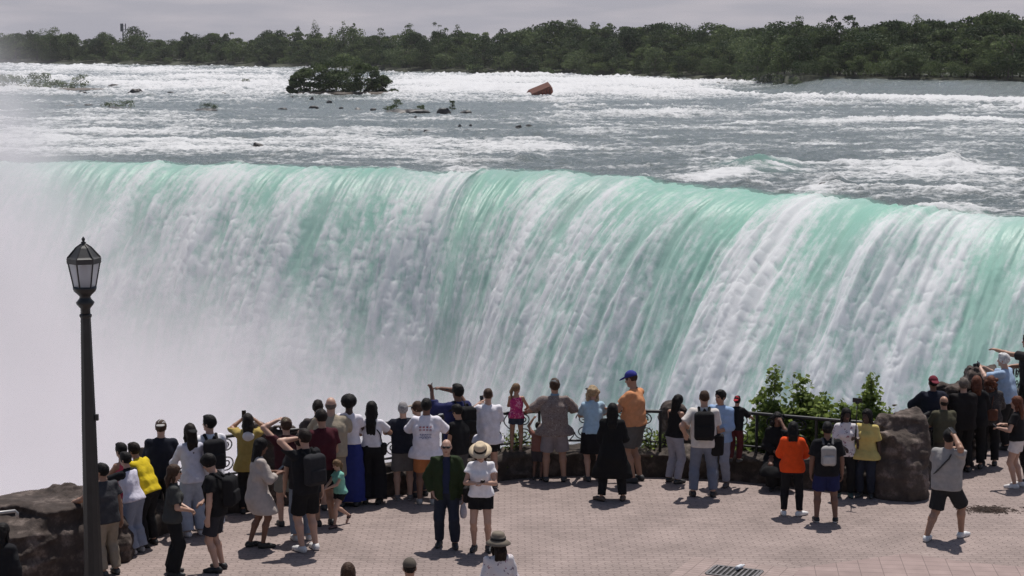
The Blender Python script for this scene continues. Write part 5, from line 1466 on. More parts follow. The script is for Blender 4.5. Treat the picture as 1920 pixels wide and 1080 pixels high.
    def hp(x, y, z): return H + (Hx * x + Hf * y + Hu * z) * s
    if hat:
        kind, colr = hat[0], hat[1]; back = kind == 'capback'; hm = colr if not isinstance(colr, tuple) else cloth(colr, .15)
        if kind in ('cap', 'capback'):
            sg = -1 if back else 1
            V, Qd = implicit([Ell(hp(0, -.012, .038), A3((.086, .106, .098)) * s, B.HM)], .0105, [(hp(0, 0, .034), -Hu)]); np_obj('cap_crown', V, Qd, hm, root)
            V, Qd = implicit([Ell(hp(0, sg * .125 - .01, .040), A3((.072, .085, .014)) * s, np.array([Hx, nrm(Hf - Hu * .25 * sg), nrm(Hu + Hf * .25 * sg)]))], .0095); np_obj('cap_visor', V, Qd, hm if len(hat) < 3 else cloth(hat[2]), root)
        elif kind == 'visor':
            V, Qd = implicit([Ell(hp(0, .10, .045), A3((.085, .095, .014)) * s, B.HM), Ell(hp(0, -.012, .048), A3((.098, .116, .024)) * s, B.HM)], .0095); np_obj('visor', V, Qd, hm, root)
        else:
            br_, ch, tl = {'straw': (.176, .115, .062), 'bucket': (.165, .10, .075), 'sun': (.19, .10, .07)}[kind]
            m = MB(); rr = .098
            m.lathe([(br_, .030 if kind == 'straw' else -.005), (br_ + .004, .036 if kind == 'straw' else .0), (rr + .012, .046), (rr, .055), (rr - .008, .055 + ch * .6), (rr - .022, .055 + ch * .9), (rr - .045, .055 + ch), (.012, .055 + ch * .93)], 24)
            Mx = Matrix([list(Hx), list(Hf), list(Hu)]).transposed()
            m.v = [tuple(Vector((H[0], H[1], H[2])) + Mx @ (Vector((v[0], v[1] * 1.12 - .012, v[2])) * s)) for v in m.v]
            m.build('hat', hm, root, True)
            if len(hat) > 2:
                m = MB(); m.lathe([(rr + .006, .052), (rr + .007, .085), (rr - .002, .086)], 24)
                m.v = [tuple(Vector((H[0], H[1], H[2])) + Mx @ (Vector((v[0], v[1] * 1.12 - .012, v[2])) * s)) for v in m.v]; m.build('hat_band', cloth(hat[2]), root, True)
    B.root, B.key, B.hp, B.up = root, key, hp, up
    if 'glasses' in extra:
        V, Qd = implicit([Ell(hp(-.034, .092, .012), A3((.028, .012, .020)) * s, B.HM, k=.004), Ell(hp(.034, .092, .012), A3((.028, .012, .020)) * s, B.HM, k=.004)] + [Cap(hp(sg * .055, .085, .016), hp(sg * .082, .0, .012), .006 * s, k=.004) for sg in (-1, 1)] + [Cap(hp(-.01, .098, .016), hp(.01, .098, .016), .006 * s, k=.004)], .007)
        np_obj('sunglasses', V, Qd, plain('dark lens', (.006, .006, .007), .15, var=0), root)
    PEOPLE[key] = B
    return B
# ---- things people carry: each its own object
def own(B, name, m_or_arr, mat, label, cat, smooth=True):
    if isinstance(m_or_arr, MB): o = m_or_arr.build(name, mat, None, smooth)
    else: o = np_obj(name, m_or_arr[0], m_or_arr[1], mat, None, smooth)
    place(o, B.root); return tag(o, label, cat)
def backpack(B, colr, label, size=(.155, .085, .215), pocket=None, one=False, dy=0.0):
    s = B.s; X_, F_, U_ = B.X, B.F, B.U; M = np.array([X_, F_, U_])
    c = B.up(.27) - F_ * (.115 * B.g + .035 + size[1]) * s
    root = empty('backpack', B.root.matrix_basis @ Vector((c - U_ * size[2] * s).tolist()), B.root.rotation_euler[2]); tag(root, label, 'backpack')
    inv = root.matrix_basis.inverted() @ B.root.matrix_basis
    def part(name, V, Qd, m):
        Mi = np.array(inv); V = V @ Mi[:3, :3].T + Mi[:3, 3]
        return np_obj(name, V, Qd, m, root)
    mm = colr if not isinstance(colr, tuple) else cloth(colr, .3)
    V, Qd = implicit([Box(c, A3(size) * s, .055 * s, M, k=.02), Box(c + U_ * size[2] * .45 * s, A3((size[0] * .8, size[1] * .8, size[2] * .62)) * s, .06 * s, M, k=.03)], .012, wob=folds(3, .004, s)); part('bag', V, Qd, mm)
    V, Qd = implicit([Box(c - F_ * size[1] * .95 * s - U_ * size[2] * .35 * s, A3((size[0] * .78, .035, size[2] * .45)) * s, .03 * s, M)], .011, wob=folds(4, .003, s)); part('front_pocket', V, Qd, mm if pocket is None else cloth(pocket, .3))
    sm = cloth(BLACK) if sum(colr if isinstance(colr, tuple) else (0,)) < .2 else cloth((.08, .08, .085))
    for sg in ((-1, 1) if not one else (1,)):
        p = [B.up(.46) - F_ * .14 * s * B.g + X_ * sg * .075 * s, B.up(.535) - F_ * .03 * s + X_ * sg * .085 * s, B.up(.50) + F_ * .075 * s * B.g + X_ * sg * .09 * s, B.up(.36) + F_ * .135 * s * B.g + X_ * sg * .105 * s, B.up(.22) + F_ * .09 * s * B.g + X_ * sg * .145 * s * B.g, B.up(.14) - F_ * .08 * s * B.g + X_ * sg * .12 * s * B.g]
        V, Qd = implicit([Cap(a, b, .022 * s, k=.015) for a, b in zip(p, p[1:])], .010); part('shoulder_strap', V, Qd, sm)
    V, Qd = implicit([Cap(c + U_ * size[2] * 1.05 * s - X_ * .03 * s, c + U_ * (size[2] * 1.05 + .035) * s, .011 * s), Cap(c + U_ * (size[2] * 1.05 + .035) * s, c + U_ * size[2] * 1.05 * s + X_ * .03 * s, .011 * s)], .008); part('grab_handle', V, Qd, sm)
    return root
def phone(B, label, hand='mid', up_=.06, cam=False, colr=(.012, .012, .014)):
    if hand == 'mid': c = (B.wri[0] + B.wri[1]) / 2
    else: c = B.wri[0 if hand == 'L' else 1]
    i = {'L': 0, 'Rt': 1}.get(hand, 1); d = nrm(B.wri[i] - B.elb[i])
    f = nrm(np.array([B.Hf[0], B.Hf[1], 0])); c = c + d * .09 * B.s + np.array([0, 0, .02])
    v = nrm(B.head - c)                                         # the screen looks at the eyes
    x = nrm(np.cross(np.array([0, 0, 1.]), v)); u = np.cross(v, x); M = np.array([x, v, u])
    a = [Box(c, A3((.038, .0055, .075)), .005, M)]
    if cam: a += [Box(c, A3((.06, .025, .042)), .012, M), Cap(c - v * .02, c - v * .075, .032, .034, k=.005)]
    V, Qd = implicit(a, .006)
    return own(B, 'camera' if cam else 'phone', (V, Qd), plain('device', colr, .25, var=0), label, 'camera' if cam else 'phone')
def bag(B, c, size, colr, label, strap=None, name='handbag', cat='bag', rnd=.04):
    V, Qd = implicit([Box(c, A3(size) * B.s, rnd * B.s, np.array([B.X, B.F, np.array([0, 0, 1.])]))], .011, wob=folds(8, .004, B.s))
    if strap is not None:
        V2, Q2 = implicit([Cap(a, b, .010 * B.s, k=.008) for a, b in zip(strap, strap[1:])], .008)
    c_ = A3(c) - np.array([0, 0, size[2] * B.s])
    root = empty(name, B.root.matrix_basis @ Vector(c_.tolist()), B.root.rotation_euler[2]); tag(root, label, cat)
    mm = colr if not isinstance(colr, tuple) else cloth(colr, .2)
    np_obj('bag', V - c_, Qd, mm, root)
    if strap is not None: np_obj('strap', V2 - c_, Q2, mm, root)
    return root
TEE = lambda c, **k: ('tee', c, k)
FLORAL_W = print_mat('white floral print', (.66, .63, .64), [(.30, .16, .20), (.22, .18, .22)], 16, .26)
BEIGE, OLIVE = (.40, .33, .26), (.10, .095, .055)
# ---------------- left end
person('lamp_side', 205, 1078, 872, 45, 'tan', ('short', 'black'), TEE((.045, .045, .050), hem=-.10), ('trousers', (.26, .22, .17)), (.05, .05, .05), 'person in a dark grey shirt and khaki trousers half hidden behind the lamp post', lean=10, L='rail', Rt='down', look=20)
b = person('whitevest', 254, 1036, 850, 62, 'light', ('short', 'black'), [TEE((.016, .016, .018), sleeve=.9, hem=.12), ('tank', (.66, .63, .72), dict(e=.026, hem=-.02, neckh=-.04))], ('wide', (.22, .25, .32)), (.35, .34, .34), 'girl in a white vest over black sleeves and wide pale jeans leaning on the rocks', fem=True, lean=14, L='fwd', Rt=(.12, .45, 1.20), hair2=1)
person('pinkstrap', 243, 1026, 833, 55, 'tan', ('short', 'black'), ('tank', (.50, .07, .11), dict(hem=-.08)), ('trousers', BLACK), (.03, .03, .03), 'person in a pink vest hidden between the girl in white and the one in yellow', fem=True, lean=12, L='railin', Rt='railin')
person('yellow', 278, 1023, 0, 62, 'tan', ('short', 'dark'), TEE((.62, .46, .02), hem=-.05, sleeve=.8), ('trousers', BLACK), (.02, .02, .02), 'person in a bright yellow T-shirt and black trousers bent forward over the rocks', h=1.74, lean=27, hip=(0, -.06, 0), L='rail', Rt='railin', nod=5)
person('navycap', 306, 992, 790, 8, 'light', ('short', 'brown'), ('long', (.013, .015, .024), dict(hem=-.08)), ('trousers', BLACK), (.03, .03, .03), 'broad man in a navy long sleeved top and pale grey cap worn backwards', hat=('capback', (.30, .29, .28)), build=1.12, L='railin', Rt='railin', nod=12)
person('greytee', 326, 1078, 872, -76, 'light', ('mid', 'brown'), TEE((.050, .052, .050), sleeve=.75, hem=-.06), ('flare', BLACK), (.02, .02, .02), 'woman in a dark grey T-shirt, black trousers and sunglasses with her hands clasped, facing right', fem=True, build=1.10, extra=('glasses',), L='front', Rt='front')
person('visorback', 364, 1004, 797, 30, 'light', ('long', 'dark'), TEE((.52, .52, .60), sleeve=1.3, hem=-.08), ('wide', LJEAN, dict(wide=.035)), (.62, .60, .60), 'young woman in a pale shirt, light jeans and black cap worn backwards at the railing', hat=('capback', BLACK), fem=True, L='railin', Rt='railin', lean=7)
b = person('whitebackpack', 398, 996, 780, 25, 'light', ('short', 'black'), TEE((.72, .71, .74), sleeve=.65, hem=-.08), ('trousers', LJEAN), (.6, .6, .6), 'tall dark haired man in a white T-shirt carrying a black backpack at the railing', L='railin', Rt='railin', look=40)
backpack(b, (.016, .016, .018), 'large black backpack on the man in the white T-shirt at the left railing')
b = person('boyblack', 408, 1070, 853, 78, 'light', ('bowl', 'black'), TEE(BLACK, hem=-.08, sleeve=.6), ('shorts', (.028, .028, .034)), (.012, .012, .013), 'boy with a bowl haircut in black T-shirt and dark shorts looking down, facing left', nod=30, L='down', Rt=(.10, .22, 1.0))
backpack(b, (.013, .013, .014), 'black backpack on the boy with the bowl haircut')
b = person('mustard', 468, 962, 777, 8, 'tan', ('mid', 'dark'), [('jacket', (.34, .25, .075), dict(hem=-.16))], ('trousers', BLACK), (.03, .03, .03), 'woman in a mustard yellow jacket with a white hood raising a camera to the falls', fem=True, L='photo', Rt='photo')
V, Qd = implicit([Ell(b.up(.44) - b.F * .10 * b.s, A3((.10, .05, .085)) * b.s, np.array([b.X, b.F, b.U]))], .011, wob=folds(5, .006, b.s)); np_obj('hood', V, Qd, cloth((.62, .60, .60)), b.root)
phone(b, 'dark phone raised by the woman in the mustard jacket', cam=False)
b = person('shirtdress', 487, 1026, 823, -66, 'brown', ('vlong', 'black'), ('dress', (.43, .38, .35), dict(hem=-.34, sleeve=1.55)), None, (.02, .018, .016), 'barelegged woman in a loose pale shirt dress reading a phone, facing right', fem=True, L='phone', Rt='phone', nod=12, fl=(-.08, -.10, 0), fr=(.08, .06, 0))
phone(b, 'phone read by the woman in the pale shirt dress')
person('shade', 540, 985, 785, 14, 'light', ('short', 'brown'), TEE((.050, .014, .018), hem=-.06), ('shorts', (.19, .19, .17)), (.03, .03, .03), 'man in a maroon T-shirt and camouflage cap shading his eyes with a raised arm', hat=('cap', print_mat('camouflage', (.17, .14, .10), [(.06, .055, .035), (.26, .22, .16)], 26, .5)), L='shade', poleL=(-1, -.1, .0), Rt='railin', look=15)
person('hiddenjeans', 566, 1012, 815, 15, 'light', ('short', 'dark'), TEE((.03, .03, .034), hem=-.06), ('trousers', (.17, .21, .28)), (.45, .44, .44), 'person in blue jeans almost hidden behind the man with the grey backpack')
b = person('blackbackpack', 577, 1032, 806, 38, 'light', ('short', 'dark'), TEE((.014, .014, .016), hem=-.09, sleeve=.72), ('shorts', (.010, .010, .011), dict(frac=.86)), ((.62, .61, .60), (.7, .7, .7)), 'tall man in black T-shirt and shorts with white shoes, one hand at his face', L='face', poleL=(-1, 0, -.1), Rt='down', build=1.04)
backpack(b, (.026, .026, .029), 'dark grey backpack worn by the man in black shorts and white shoes', pocket=(.022, .022, .025))
person('beige', 622, 955, 747, 2, 'light', ('bald', 'greyb'), TEE((.33, .28, .21), hem=-.09, sleeve=.85, wid=.02), ('shorts', (.22, .19, .15), dict(frac=.9)), (.05, .05, .05), 'very broad grey haired man in a beige T-shirt leaning on the railing', build=1.32, belly=.03, lean=9, L='rail', Rt='rail')
person('behindbeige', 598, 948, 752, 0, 'light', ('short', 'dark'), TEE((.06, .05, .05)), ('trousers', BLACK), (.03, .03, .03), 'dark haired person mostly hidden behind the broad man in beige', L='rail', Rt='railin')
person('maroon', 608, 984, 770, 24, 'tan', ('short', 'dark'), TEE((.055, .010, .016), hem=-.07), ('shorts', (.014, .014, .015)), ((.02, .02, .02), (.03, .03, .03)), 'person in a dark red T-shirt and black cap in front of the man in beige', hat=('cap', (.012, .012, .013)), L='front', Rt='front', nod=15)
person('running', 628, 988, 857, 128, 'light', ('pony', 'dblonde'), TEE((.20, .46, .37), hem=-.04, sleeve=.45), ('brief', BLACK, dict(frac=.45)), (.10, .05, .045), 'little girl in a mint green T-shirt and black shorts with one foot kicked back', h=1.17, fem=True, L='front', Rt='front', nod=16, fl=(-.10, .10, 0), fr=(.12, -.46, .12), tr=(-.1, .5, -.75), both=True, lean=6)
person('afro', 656, 948, 742, -3, 'dark', ('afro', 'black'), TEE((.70, .67, .72), hem=.06, sleeve=.5, e=.012), ('skirt', (.022, .032, .16), dict(z=.08, wide=.045)), (.03, .03, .03), 'woman with a round afro in a white top and long royal blue skirt', fem=True, L='rail', Rt='railin')
b = person('longhair', 698, 944, 754, -4, 'tan', ('vlong', 'black'), TEE((.68, .66, .70), hem=.06, sleeve=.7, e=.012), ('wide', (.010, .010, .012), dict(wide=.085)), (.02, .02, .02), 'woman with very long straight black hair, white top and wide black trousers', fem=True, L='railin', Rt='rail')
s = b.s
bag(b, b.up(.02) + b.X * .20 * s, (.05, .09, .10), (.014, .013, .013), 'small black shoulder bag on the woman with very long black hair', [b.up(.10) + b.X * .18 * s, b.up(.30) + b.X * .15 * s - b.F * .1 * s, b.up(.52) - b.X * .06 * s - b.F * .02 * s])
# ---------------- middle
person('navypolo', 757, 936, 756, 6, 'light', ('short', 'grey'), TEE((.016, .018, .028), hem=-.07, sleeve=.7), ('shorts', (.13, .125, .125), dict(frac=.88)), (.12, .11, .11), 'older man in a navy polo shirt, grey shorts and grey cap', hat=('cap', (.20, .19, .19)), L='rail', Rt='railin', build=1.08)
person('bunwoman', 786, 930, 754, 40, 'light', ('bun', 'brown'), TEE((.34, .32, .30), hem=-.08, sleeve=1.5), ('trousers', (.05, .05, .06)), (.04, .04, .04), 'woman in a tan cap and sunglasses with her hair in a bun, looking left', hat=('cap', (.34, .29, .23)), fem=True, extra=('glasses',), L='railin', Rt='railin', look=35)
b = person('flagtee', 800, 944, 749, -3, 'brown', ('short', 'black'), TEE((.72, .69, .74), hem=-.15, sleeve=.85, res=.0085, wid=.02), ('shorts', (.34, .13, .05), dict(frac=.86)), (.30, .29, .28), 'man in an oversized white T-shirt printed with rows of flags, and orange shorts', build=1.12, L='rail', Rt='rail')
# print on the back of the shirt: rows of little red and blue flags with lines of lettering below
o, V, Qd = b.shirt
C = V[Qd].mean(1); n_ = np.cross(V[Qd[:, 1]] - V[Qd[:, 0]], V[Qd[:, 2]] - V[Qd[:, 0]]); rel = C - b.up(.30)
lx, lz = rel @ b.X / b.s, rel @ b.U / b.s; bk = (rel @ b.F < 0)
mi = np.zeros(len(Qd), np.int32)
for r_ in range(2):
    for c_ in range(4):
        x0, z0 = -.105 + c_ * .055, .055 - r_ * .050
        inn = bk & (lx > x0) & (lx < x0 + .040) & (lz > z0) & (lz < z0 + .034)
        mi[inn] = 1; mi[inn & (lx < x0 + .017) & (lz > z0 + .014)] = 2
        mi[inn & (np.abs((lz - z0) % .014 - .007) < .0025)] = 3
for (zz, w0, ph) in [(-.050, .10, 0), (-.075, .085, 1), (-.098, .10, 2), (-.118, .06, 3)]:
    inn = bk & (np.abs(lx) < w0) & (np.abs(lz - zz) < .0075) & (((lx * 90 + ph * .37) % 1) < .66); mi[inn] = 2
for m_ in (cloth((.30, .05, .06)), cloth((.09, .10, .20)), cloth((.62, .60, .64))): o.data.materials.append(m_)
o.data.polygons.foreach_set('material_index', mi)
b = person('bluejacket', 856, 925, 722, 22, 'brown', ('short', 'black'), ('jacket', (.022, .025, .085), dict(hem=-.12)), ('trousers', BLACK), (.03, .03, .03), 'man in a dark blue jacket stretching both arms to the left for a picture', L=(-.30, .28, 1.56), Rt=(-.12, .34, 1.62), poleL=(-.3, 0, -1), poleRt=(.2, -.1, 1), twist=18, side=4)
backpack(b, BLACK, 'black backpack on the man in the blue jacket')
phone(b, 'dark phone held up by the man in the blue jacket', 'L')
person('blackcap', 863, 935, 760, 48, 'tan', ('short', 'black'), TEE((.013, .013, .014), hem=-.08), ('trousers', (.06, .06, .065)), (.03, .03, .03), 'person in black T-shirt and black cap between the man in blue and the green jacket', hat=('cap', BLACK), L='front', Rt='front', nod=15)
b = person('greenjacket', 838, 1025, 822, 178, 'light', ('bald', 'grey'), [TEE((.020, .026, .06), hem=-.02, e=.012), ('jacket', (.022, .034, .014), dict(open_=.055, e=.034))], ('trousers', DJEAN), (.03, .028, .027), 'elderly bald man in an open dark green jacket and sunglasses, facing the camera', extra=('glasses',), L=(-.27, .05, .80), Rt='pocket', fl=(-.13, .08, 0), fr=(.12, -.02, 0))
s = b.s; c = b.wri[0] + np.array([0, .0, -.26 * s])
m = MB(); m.lathe([(.01, .16), (.03, .14), (.055, .05), (.065, -.03), (.05, -.10), (.02, -.12)], 12); m.v = [tuple(A3(v) * A3((.9, .6, 1)) * s + c) for v in m.v]
o = own(b, 'plastic_bag', m, plain('thin white plastic', (.55, .55, .62), .35, var=.2, bump=.8, bscale=25), 'small white plastic bag in the hand of the man in the green jacket', 'bag')
b = person('strawhat', 902, 1033, 832, 176, 'light', ('long', 'brown'), TEE(WHITE, sleeve=.45, hem=-.02, flare=0), ('brief', BLACK, dict(frac=.50)), (.02, .02, .02), 'woman in a straw hat, white top and black shorts looking down at her phone', hat=('straw', (.58, .47, .33), (.03, .025, .022)), fem=True, L='phone', Rt='phone', nod=28)
phone(b, 'dark phone held by the woman in the straw hat'); s = b.s
bag(b, b.up(-.02) + b.X * .22 * s - b.F * .05 * s, (.06, .10, .13), (.014, .013, .013), 'black shoulder bag on the woman in the straw hat', [b.up(.08) + b.X * .21 * s, b.up(.30) + b.X * .15 * s + b.F * .08 * s, b.up(.49) + b.X * .11 * s])
b = person('whiteplain', 916, 914, 729, 10, 'light', ('buzz', 'brown'), TEE((.70, .68, .72), hem=-.14, sleeve=.9), ('brief', (.014, .014, .015), dict(frac=.6)), (.10, .10, .10), 'slim man in a plain white T-shirt holding up a phone at the railing', L=(-.12, .32, 1.40), Rt='railin')
phone(b, 'black phone held up by the slim man in the plain white T-shirt', 'L')
b = person('pinkgirl', 968, 849, 720, -6, 'tan', ('curlypony', 'dblonde'), ('tank', print_mat('pink tie dye', (.42, .035, .13), [(.55, .20, .30), (.30, .02, .12)], 22, .5), dict(hem=-.04)), ('brief', (.035, .045, .075), dict(frac=.38)), (.16, .11, .08), 'girl in a pink tie dye vest and denim shorts with a long light brown ponytail', fem=True, L='railin', Rt=(.22, .34, 1.05), look=-50, z0=.45)
b2 = person('patterned', 1040, 902, 712, 3, 'tan', ('short', 'brown'), TEE(print_mat('brown leaf print', (.20, .16, .145), [(.09, .065, .06), (.34, .30, .28)], 30, .33), hem=-.13, sleeve=.9, wid=.02), ('shorts', (.22, .20, .215), dict(frac=.92)), (.04, .04, .04), 'broad man in a brown patterned shirt and grey shorts with arms on the railing', hat=('cap', (.15, .155, .16)), build=1.12, lean=6, L=(-.42, .40, 1.12), Rt=(.36, .40, 1.12), fl=(-.15, 0, 0), fr=(.15, 0, 0))
V, Qd = implicit([Ell(b2.neck + b2.U * .015 * b2.s, A3((.072, .075, .030)) * b2.s, np.array([b2.X, b2.F, b2.U]))], .009, wob=folds(2, .005, b2.s)); np_obj('neck_scarf', V, Qd, cloth((.16, .25, .34)), b2.root)
b = person('toddler', 1008, 899, 0, -20, 'brown', ('short', 'dark'), TEE((.20, .09, .07), hem=-.05), ('shorts', (.05, .045, .05)), (.04, .04, .04), 'small child leaning on the railing, left of the man in the patterned shirt', h=1.08, L='up', Rt='railin')
person('curlyblonde', 1113, 901, 726, 10, 'light', ('curly', 'blonde'), TEE((.36, .50, .60), hem=-.06, sleeve=.7, e=.016), ('skirt', (.012, .012, .014), dict(z=.50, wide=.01)), (.05, .05, .05), 'woman with curly blonde hair, black visor and pale blue top bending to the railing', hat=('visor', BLACK), fem=True, build=1.08, lean=12, L='railin', Rt='rail', look=15)
person('allblack', 1149, 938, 757, -2, 'tan', ('vlong', 'black'), ('dress', (.008, .008, .009), dict(hem=-.50, sleeve=1.9, wid=.045, e=.035)), ('trousers', (.012, .012, .014)), (.09, .06, .045), 'woman with long black hair in a loose black coat and black trousers', fem=True, L='front', Rt='front', fl=(-.20, -.04, 0), fr=(.17, 0, 0), tl=(-.7, .7, 0))
b = person('orangepolo', 1190, 903, 697, 58, 'tan', ('buzz', 'brown'), TEE((.56, .25, .12), sleeve=.62, hem=-.02), ('shorts', (.10, .095, .09)), (.03, .03, .03), 'tall man in an orange polo shirt and royal blue cap', hat=('cap', (.035, .04, .22)), build=1.10, belly=.05, L='railin', Rt='railin', nod=18)
V, Qd = implicit([Cap(p, q, .010, k=.006) for p, q in zip(*(lambda P_: (P_, P_[1:]))([b.neck + b.F * .12 * b.s - b.U * .12 * b.s, b.neck + b.X * .085 * b.s - b.U * .02 * b.s, b.neck - b.F * .06 * b.s + b.U * .03 * b.s, b.neck - b.X * .085 * b.s - b.U * .02 * b.s, b.neck + b.F * .12 * b.s - b.U * .12 * b.s]))], .007); np_obj('lanyard', V, Qd, cloth(BLACK), b.root)
b = person('blacktank', 1264, 905, 742, -48, 'tan', ('vlong', 'black'), ('tank', (.012, .012, .013), dict(hem=-.0)), ('flare', (.30, .30, .35), dict(wide=.02)), (.04, .04, .04), 'slim woman in a black vest and pale jeans typing on a phone by the boulder', fem=True, L='phone', Rt='phone', nod=22)
phone(b, 'phone held by the slim woman in the black vest')
person('lightblue', 1350, 911, 731, 150, 'tan', ('short', 'black'), ('long', (.28, .40, .60), dict(hem=-.10, sleeve=1.5)), ('trousers', (.28, .30, .36)), (.10, .09, .09), 'man in a light blue shirt facing the camera behind the white T-shirt backpacker', L='front', Rt='down', look=-20)
b = person('whitepack2', 1318, 930, 733, -4, 'light', ('buzz', 'brown'), TEE((.60, .56, .52), hem=-.10, sleeve=.75), ('trousers', (.15, .17, .22)), (.02, .018, .017), 'man in a cream T-shirt and jeans carrying a black backpack, standing by the boulder', build=1.06, L=(-.30, .12, 1.0), Rt='front', fl=(-.16, 0, 0), fr=(.16, 0, 0), look=10)
backpack(b, (.012, .012, .013), 'large black backpack on the man in the cream T-shirt', size=(.16, .09, .225)); s = b.s
bag(b, b.up(-.06) + b.X * .22 * s, (.10, .09, .17), (.013, .012, .012), 'black bag hanging at the hip of the man in the cream T-shirt', [b.up(.10) + b.X * .21 * s, b.up(.30) + b.X * .19 * s - b.F * .03 * s, b.up(.47) + b.X * .12 * s], 'shoulder_bag')
person('redcap', 1378, 866, 744, -25, 'tan', ('short', 'black'), TEE((.013, .013, .014), hem=-.08, sleeve=.9), ('trousers', (.09, .020, .022)), (.05, .05, .05), 'child in a red cap, black T-shirt and dark red trousers leaning on the railing', hat=('capback', (.30, .022, .035)), L='railin', Rt='rail', z0=.45, lean=10)
person('masked', 1455, 911, 768, 176, 'brown', ('curly', 'black'), ('dress', (.010, .010, .011), dict(hem=-.30, sleeve=1.9, e=.028)), ('wide', BLACK, dict(wide=.05)), (.02, .02, .02), 'woman in black with a hand to her mouth sitting on the parapet by the shrubs', h=1.68, fem=True, sit=.60, L='face', poleL=(-.5, .5, -1), Rt='front', fl=(-.10, .36, 0), fr=(.10, .36, 0), hip=(0, -.36, 0))
# ---------------- right
b = person('orangesweater', 1484, 966, 792, -8, 'tan', ('mid', 'black'), ('long', (.68, .070, .012), dict(hem=-.10, e=.030, fold=.009)), ('slim', (.012, .012, .014)), ((.70, .69, .68), (.75, .75, .75)), 'woman in a vivid orange red sweater, black leggings and white shoes', fem=True, build=1.08, L='phone', Rt='phone', tr=(.8, .6, 0), fl=(-.14, 0, 0), fr=(.14, 0, 0))
phone(b, 'phone held by the woman in the orange red sweater')
b = person('greypack', 1548, 978, 793, -3, 'brown', ('short', 'black'), TEE((.012, .012, .014), hem=-.10, sleeve=.8), ('shorts', (.016, .020, .075), dict(frac=.82)), ((.012, .012, .012), (.65, .65, .65)), 'person in a black T-shirt and navy blue shorts seen from behind', build=1.12, L='down', Rt='down', fl=(-.16, 0, 0), fr=(.16, 0, 0))
rp = backpack(b, (.30, .29, .28), 'small light grey backpack with dark top flap on the person in navy shorts', size=(.125, .070, .165), pocket=(.40, .39, .38))
person('floraltop', 1583, 932, 765, 172, 'dark', ('braids', 'black'), TEE(FLORAL_W, hem=-.10, sleeve=.8), ('trousers', BLACK), (.06, .10, .09), 'woman in a white floral blouse with braided hair posing for a selfie', fem=True, L='down', Rt='front', look=15)
b = person('yellowtee', 1622, 932, 767, 158, 'dark', ('braids', 'black'), TEE((.52, .42, .15), hem=-.14, sleeve=.9), ('trousers', DJEAN), (.05, .05, .05), 'woman in a pale yellow T-shirt and dark jeans holding up a selfie stick', fem=True, build=1.15, L='down', Rt=(.14, .34, 1.22), look=-20)
s = b.s; w = b.wri[1]
d = nrm(np.array([-.02, .05, 1.]))
a = w + np.array([0, .03, -.05]); t_ = w + nrm(np.array([-.06, .20, 1.])) * .74 * s
root = empty('selfie_stick', b.root.matrix_basis @ Vector(a.tolist()), b.root.rotation_euler[2]); tag(root, 'black selfie stick with a phone, held up by the woman in pale yellow', 'selfie stick')
m = MB(); m.tube([(0, 0, 0), tuple((t_ - a) * .3)], .016, 8); m.build('grip', plain('black plastic', (.012, .012, .013), .5, var=0), root)
m = MB(); m.tube([tuple((t_ - a) * .28), tuple(t_ - a)], .009, 8); m.build('rod', plain('dark steel', (.03, .03, .03), .4, var=0), root)
V, Qd = implicit([Box(t_ - a + np.array([0, 0, .03]), (.085, .010, .042), .006), Box(t_ - a + np.array([0, .0, -.015]), (.03, .015, .02), .006)], .006); np_obj('phone', V, Qd, plain('device', (.012, .012, .014), .25, var=0), root)
b = person('walker', 1766, 1012, 808, -42, 'tan', ('short', 'black'), TEE((.30, .29, .28), sleeve=.72, hem=-.09, wid=.02), ('shorts', (.022, .022, .024), dict(frac=.92)), ((.6, .6, .6), (.7, .7, .7)), 'heavy man in a grey T-shirt and black shorts striding with a phone at his ear', build=1.20, belly=.04, L='chest', Rt='ear', fl=(-.13, -.20, 0), fr=(.15, .34, 0), tr=(.2, 1, 0), twist=22)
V, Qd = implicit([Cap(p, q, .014, k=.008) for p, q in zip([b.up(.5) + b.X * .07 * b.s - b.F * .03, b.up(.40) + b.X * .03 * b.s - b.F * .16 * b.s, b.up(.22) - b.X * .12 * b.s - b.F * .165 * b.s, b.up(.10) - b.X * .21 * b.s - b.F * .06 * b.s], [b.up(.40) + b.X * .03 * b.s - b.F * .16 * b.s, b.up(.22) - b.X * .12 * b.s - b.F * .165 * b.s, b.up(.10) - b.X * .21 * b.s - b.F * .06 * b.s, b.up(.04) - b.X * .22 * b.s + b.F * .05 * b.s])], .009)
c_ = V.mean(0); own(b, 'shoulder_strap', (V, Qd), cloth((.05, .05, .05)), 'dark bag strap slung across the back of the striding man in grey', 'strap')
phone(b, 'dark phone at the ear of the striding man in grey', 'Rt')
person('oliveman', 1768, 906, 744, 12, 'tan', ('bald', 'dark'), TEE((.075, .070, .045), hem=-.08, sleeve=.85), ('shorts', (.05, .045, .04)), (.04, .04, .04), 'balding man in an olive T-shirt beside the blocky boulder', build=1.15, lean=6, L='railin', Rt='railin')
person('redbeanie', 1746, 885, 706, 5, 'brown', ('buzz', 'black'), ('jacket', (.016, .018, .030)), ('trousers', BLACK), (.03, .03, .03), 'person in a dark red cap and navy jacket behind the blocky boulder', hat=('capback', (.14, .022, .035)), L='rail', Rt='rail')
person('blackjacket', 1803, 884, 710, 5, 'light', ('short', 'greyb'), ('jacket', (.016, .014, .014)), ('trousers', BLACK), (.03, .03, .03), 'greying man in a black jacket, left in the tight group of three at the right', L='railin', Rt='railin', build=1.08)
person('redhair', 1826, 878, 706, -12, 'light', ('mid', 'red'), ('jacket', (.013, .013, .014)), ('trousers', BLACK), (.03, .03, .03), 'woman with auburn hair and black jacket in the middle of the tight group', fem=True, L='railin', Rt='railin')
